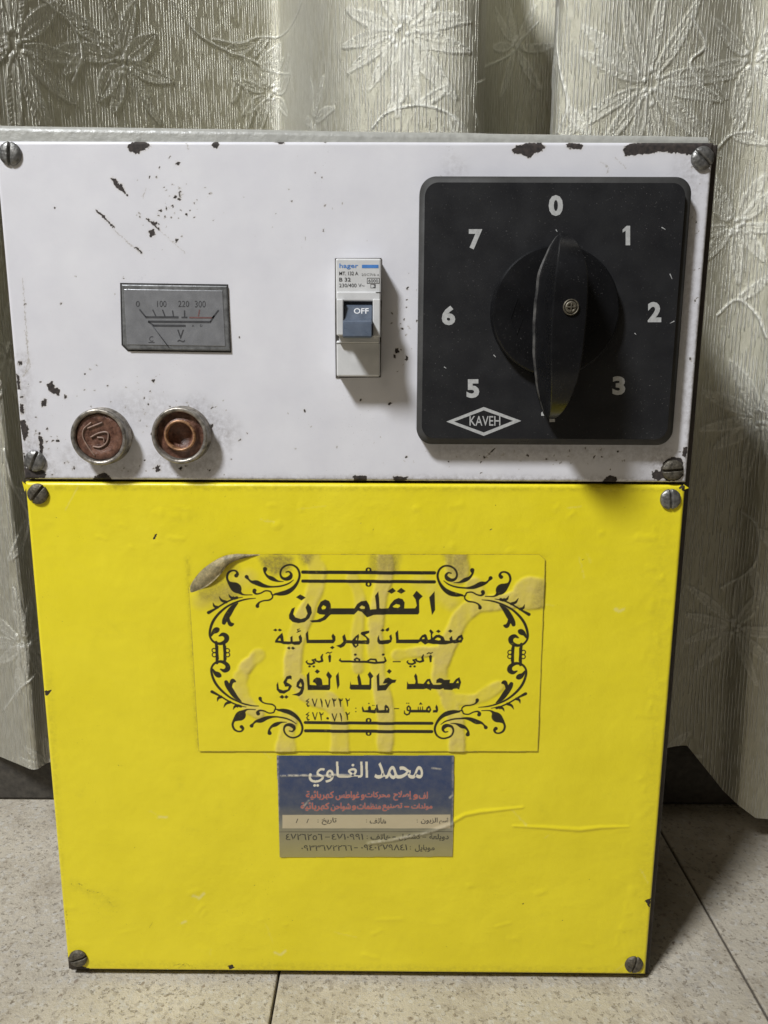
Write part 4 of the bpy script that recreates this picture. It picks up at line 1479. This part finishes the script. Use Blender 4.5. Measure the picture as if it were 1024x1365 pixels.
orn([(398, 303, 4), (350, 308, 8), (300, 322, 10), (250, 346, 11), (205, 384, 13), (175, 425, 14), (160, 470, 13), (160, 505, 11), (180, 532, 12), (213, 541, 16), (242, 527, 22), (246, 505, 26), (228, 492, 20), (208, 500, 8)])
orn([(166, 500, 8), (176, 482, 18), (192, 470, 30), (204, 464, 12)])
orn([(330, 298, 4), (285, 306, 8), (240, 326, 9), (195, 354, 10), (152, 378, 17)])
for a, b in (((288, 303), (258, 281)), ((244, 322), (208, 292)), ((198, 350), (176, 325)), ((300, 300), (282, 292))):
    orn([(a[0], a[1], 16), (0.5 * (a[0] + b[0]) - 4, 0.5 * (a[1] + b[1]) + 6, 13), (b[0], b[1], 3)])
orn([(306, 328, 5), (278, 352, 24), (256, 385, 30), (238, 415, 26), (232, 432, 20)])
orn([(250, 400, 20), (258, 425, 18), (268, 440, 22), (280, 438, 12)])
orn([(196, 556, 15), (196, 642, 15)], False)
orn([(237, 556, 15), (237, 642, 15)], False)
orn([(646, 166, 18), (990, 168, 18)], False)
orn([(646, 213, 17), (990, 214, 17)], False)
for cx_, cy_ in ((182, 599), (252, 599), (988, 155), (988, 229)):
    orn([(cx_ + 11 * math.cos(t), cy_ + 11 * math.sin(t), 6) for t in np.linspace(0, 2 * math.pi, 13)], False)
INK.blur(1)
TR = Canvas(sx0, sx1, sz0, sz1, 0.00018)
tracks = [([(415, 738), (424, 765), (415, 800), (400, 835), (392, 870), (390, 900)], 22), ([(345, 872), (325, 893), (321, 915), (332, 940), (345, 950)], 17),
          ([(385, 955), (382, 985), (381, 1000)], 24), ([(395, 905), (410, 925), (440, 935), (452, 960), (453, 1001)], 24), ([(513, 738), (514, 765), (505, 800), (500, 850), (505, 900), (514, 950), (513, 1001)], 21),
          ([(470, 770), (480, 800), (476, 850), (478, 890)], 14), ([(608, 738), (610, 765)], 30), ([(700, 790), (680, 800), (640, 806), (618, 818), (603, 845), (590, 875), (586, 905), (598, 930), (608, 965), (609, 1001)], 22),
          ([(727, 790), (706, 790)], 40), ([(603, 932), (635, 930), (664, 914)], 16), ([(640, 800), (632, 780)], 20), ([(530, 872), (560, 868), (590, 868)], 14)]
for p, w in tracks:
    q = spline(PW(p), 8)
    TR.stroke(q, w / 3250 * (0.75 + 0.55 * vnoise(np.arange(len(q)) * 0.35, np.full(len(q), float(w)), 17, 2)), 1.0, 0.0012)
for p in ([(560, 775), (600, 800)], [(268, 800), (300, 790), (330, 770)]):
    TR.stroke(spline(PW(p + [p[-1]]), 8), 0.006, 0.6, 0.004)
gx, gz = np.meshgrid(TR.x0 + np.arange(TR.nx) * TR.res, TR.z0 + np.arange(TR.nz) * TR.res)
TR.a = (TR.a * (0.45 + 0.75 * np.clip((vnoise(gx * 130, gz * 70, 44, 3) - 0.3) * 2.5, 0, 1))).clip(0, 1).astype(np.float32)
TR.blur(3)
TRH = TR.copy().blur(5)
DS = Canvas(sx0, sx1, sz0, sz1, 0.00018)
for c, v in (([(262, 782), (285, 770), (310, 772), (322, 792), (300, 802), (268, 798)], .5), ([(300, 752), (316, 748), (322, 762), (306, 772)], .35), ([(345, 742), (372, 738), (392, 742), (388, 760), (366, 768), (352, 756)], .75), ([(398, 738), (420, 738), (412, 752), (404, 752)], .7),
             ([(493, 738), (535, 738), (530, 766), (516, 760), (494, 768)], .55), ([(590, 738), (625, 738), (618, 770), (600, 765)], .55), ([(715, 775), (727, 770), (727, 812), (708, 808)], .4)):
    DS.poly(PW(c), v, 0.0025)
DS.blur(8)
ED = Canvas(sx0, sx1, sz0, sz1, 0.00012)
edge = [(313, 738), (719, 738), (727, 745), (717, 1001), (265, 1001), (252, 783)]
ED.stroke(PW(edge + edge[:1])[:-1], 0.00055, 1.0, 0.0003)
step = 0.00016
xs = np.arange(sx0, sx1, step)
zs = np.arange(sz0, sz1, step)
X, Z = np.meshgrid(xs, zs)
KE = Canvas(sx0, sx1, sz0, sz1, 0.00016)
KE.poly(PW(edge))
keep = KE.get(X, Z) > 0.5
hh = 0.00034 * TRH.get(X, Z) + 0.00010 * vnoise(X * 260, Z * 260, 61, 3) + 0.00022 * TRH.get(X, Z) * vnoise(X * 420, Z * 420, 71, 3)
fold = np.exp(-(((X - at(270, 785)[0]) ** 2 + (Z - at(270, 785)[1]) ** 2) / 0.006 ** 2))
hh = hh + 0.0010 * fold
me, used = grid_mesh(np.stack([X, -0.00055 - hh, Z], -1), len(xs), len(zs), keep)
fattr(me, 'ink', INK.get(X, Z), used)
fattr(me, 'dirt', np.clip(DS.get(X, Z) + ED.get(X, Z) * (0.6 + 0.4 * vnoise(X * 800, Z * 800, 5)), 0, 1), used)
fattr(me, 'track', TR.get(X, Z), used)
stk = link('clear_sticker', me, M['film'], base, label='peeling clear sticker with black ornamental frame and lettering')
# the folded-over corner
bm = bmesh.new()
outer = spline([(252, 785), (259, 772), (271, 758), (286, 747), (300, 740), (315, 737.5), (332, 738), (347, 738.5)], 5)
inner = spline([(253, 792), (270, 784), (284, 775), (296, 763), (305, 752), (316, 746), (332, 742), (347, 739.5)], 5)
rows = []
nO = len(outer)
for i in range(nO):
    b = math.sin(math.pi * min(1, max(0, i / (nO - 1))) ** 0.7)
    row = []
    for k in range(9):
        t = k / 8
        p = outer[i] * (1 - t) + inner[i] * t
        h = 0.0006 + b * (0.0030 * math.sin(math.pi * min(1.0, 0.15 + 0.62 * t)) - 0.0006) + 0.0004 * (vnoise(i * 0.5, k * 0.6, 91, 2) - 0.5) * b
        x, z = at(p[0], p[1])
        row.append(bm.verts.new((float(x), -h, float(z))))
    rows.append(row)
for a, b in zip(rows, rows[1:]):
    for k in range(8):
        bm.faces.new((a[k], b[k], b[k + 1], a[k + 1]))
bmesh.ops.solidify(bm, geom=list(bm.faces), thickness=0.00012)
bmesh.ops.recalc_face_normals(bm, faces=bm.faces)
link('folded_corner', to_me(bm), M['backing'], stk)

# ---- blue repair card
kc = PW([(369, 1006), (605.5, 1006), (603.5, 1141), (373, 1142)])
kx0, kx1, kz0, kz1 = kc[:, 0].min() - .0005, kc[:, 0].max() + .0005, kc[:, 1].min() - .0005, kc[:, 1].max() + .0005


def cz(x, y):
    return (360 + x / 3.938, 990 + y / 3.938)


def cbox(x0, y0, x1, y1):
    return (*cz(x0, y0), *cz(x1, y1))


def layer():
    return Canvas(kx0, kx1, kz0, kz1, 0.00008)


TI, RD, RO, BK, ST, WE = layer(), layer(), layer(), layer(), layer(), layer()
for s, b in (('محمد', (548, 100, 803, 188)), ('الغـاوي', (204, 96, 515, 228))):
    TI.tris(*lettering(shape_word(s), cbox(*b), 0, .012))


def ar_line(words, y0, y1, cv, bo):
    for s, x0, x1, *rest in words:
        a, b = (rest if rest else (y0, y1))
        cv.tris(*lettering(s if s[0] in '٠١٢٣٤٥٦٧٨٩:-/' else shape_word(s), cbox(x0, a, x1, b), 0, min(bo, 0.012) if s[0] in '٠١٢٣٤٥٦٧٨٩' else bo))


ar_line([('لف', 782, 828), ('و', 752, 776, 268, 296), ('إصلاح', 648, 742, 250, 300), ('محركات', 500, 630, 254, 292), ('و', 478, 496, 268, 298), ('غواطس', 345, 470, 252, 298), ('كهربائية', 190, 336, 250, 298)], 254, 292, RD, .012)
ar_line([('مولدات', 742, 852, 316, 350), ('-', 706, 730, 330, 336), ('تصنيع', 590, 694, 314, 356), ('منظمات', 458, 582, 312, 346), ('و', 430, 452, 326, 352), ('شواحن', 320, 424, 312, 356), ('كهربائية', 162, 312, 310, 356)], 314, 350, RD, .012)
RO = RD.copy().blur(9)
ar_line([('أسم', 888, 938, 390, 424), ('الزبون', 792, 880, 390, 424), (':', 770, 775, 400, 416), ('هاتف', 524, 610, 390, 422), (':', 504, 509, 400, 416), ('تاريخ', 272, 350, 390, 428), (':', 250, 255, 400, 416), ('/', 192, 205, 396, 418), ('/', 136, 149, 396, 418)], 390, 424, BK, .018)
ar_line([('دويلعة', 836, 938, 474, 512), ('-', 800, 820, 490, 494), ('كشكول', 676, 790, 474, 510), ('-', 640, 660, 490, 494), ('هاتف', 528, 634, 474, 506), (':', 508, 513, 484, 502), ('٤٧١٠٩٩١', 324, 490, 474, 506), ('-', 290, 314, 490, 494), ('٤٧٢٦٢٥٦', 84, 276, 474, 508)], 474, 510, BK, .022)
ar_line([('موبايل', 760, 864, 532, 570), (':', 734, 739, 540, 558), ('٠٩٤٠٢٧٩٨٤١', 478, 720, 530, 562), ('-', 442, 462, 546, 550), ('٠٩٣٣٦٧٢٢٦٦', 164, 432, 532, 564)], 532, 566, BK, .022)
ST.poly(PW([cz(66, 376), cz(946, 374), cz(946, 446), cz(66, 446)]))
BK.stroke(PW([cz(48, 465), cz(962, 463)]), 0.0003, 0.8)
for p, w, v in (([(60, 170), (180, 168), (260, 172), (330, 165), (420, 168)], .0008, .9), ([(850, 130), (895, 136)], .0006, .8), ([(40, 70), (44, 560)], .0010, .6), ([(40, 58), (960, 60)], .0008, .4), ([(945, 285), (958, 275)], .001, .9), ([(170, 340), (205, 300)], .0006, .6),
                ([(520, 520), (640, 505), (820, 470), (965, 420)], .0012, .45), ([(960, 60), (962, 580)], .0008, .4)):
    WE.stroke(PW([cz(*q) for q in p]), w, v, 0.0008)
step = 0.00018
xs, zs = np.arange(kx0, kx1, step), np.arange(kz0, kz1, step)
X, Z = np.meshgrid(xs, zs)
KE = Canvas(kx0, kx1, kz0, kz1, 0.00018)
KE.poly(kc)
keep = KE.get(X, Z) > 0.5
v = (kz1 - Z) / (kz1 - kz0)
stops = [0, .30, .48, .58, .66, .74, 1.0]
cols = np.array([lin(44, 62, 98), lin(42, 57, 90), lin(56, 66, 88), lin(86, 88, 88), lin(112, 112, 100), lin(126, 120, 94), lin(150, 140, 84)])
col = np.stack([np.interp(v, stops, cols[:, k]) for k in range(3)], -1) * 1.12


def over(col, a, c):
    a = a[..., None]
    return col * (1 - a) + np.array(c) * a


col = over(col, ST.get(X, Z), (0.50, 0.42, 0.27))
col = over(col, np.clip(RO.get(X, Z) * 1.3, 0, 1) * 0.55, (0.52, 0.44, 0.40))
col = over(col, RD.get(X, Z), (0.50, 0.10, 0.06))
col = over(col, TI.get(X, Z), (0.74, 0.68, 0.53))
col = over(col, BK.get(X, Z), (0.02, 0.019, 0.018))
crease = Canvas(kx0, kx1, kz0, kz1, 0.00018)
crease.stroke(PW([cz(520, 525), cz(640, 508), cz(820, 470), cz(965, 420)]), 0.0016, 1.0, 0.0012)
crease.stroke(PW([cz(60, 170), cz(260, 172), cz(430, 166)]), 0.0010, 0.5, 0.001)
crease.blur(2)
hc = 0.00035 * crease.get(X, Z) + 0.0001 * vnoise(X * 200, Z * 200, 3, 3)
me, used = grid_mesh(np.stack([X, -0.00045 - hc, Z], -1), len(xs), len(zs), keep)
cattr(me, 'print', col, used)
fattr(me, 'wear', WE.get(X, Z), used)
link('repair_card', me, M['card'], base, label='blue and tan printed repair card')
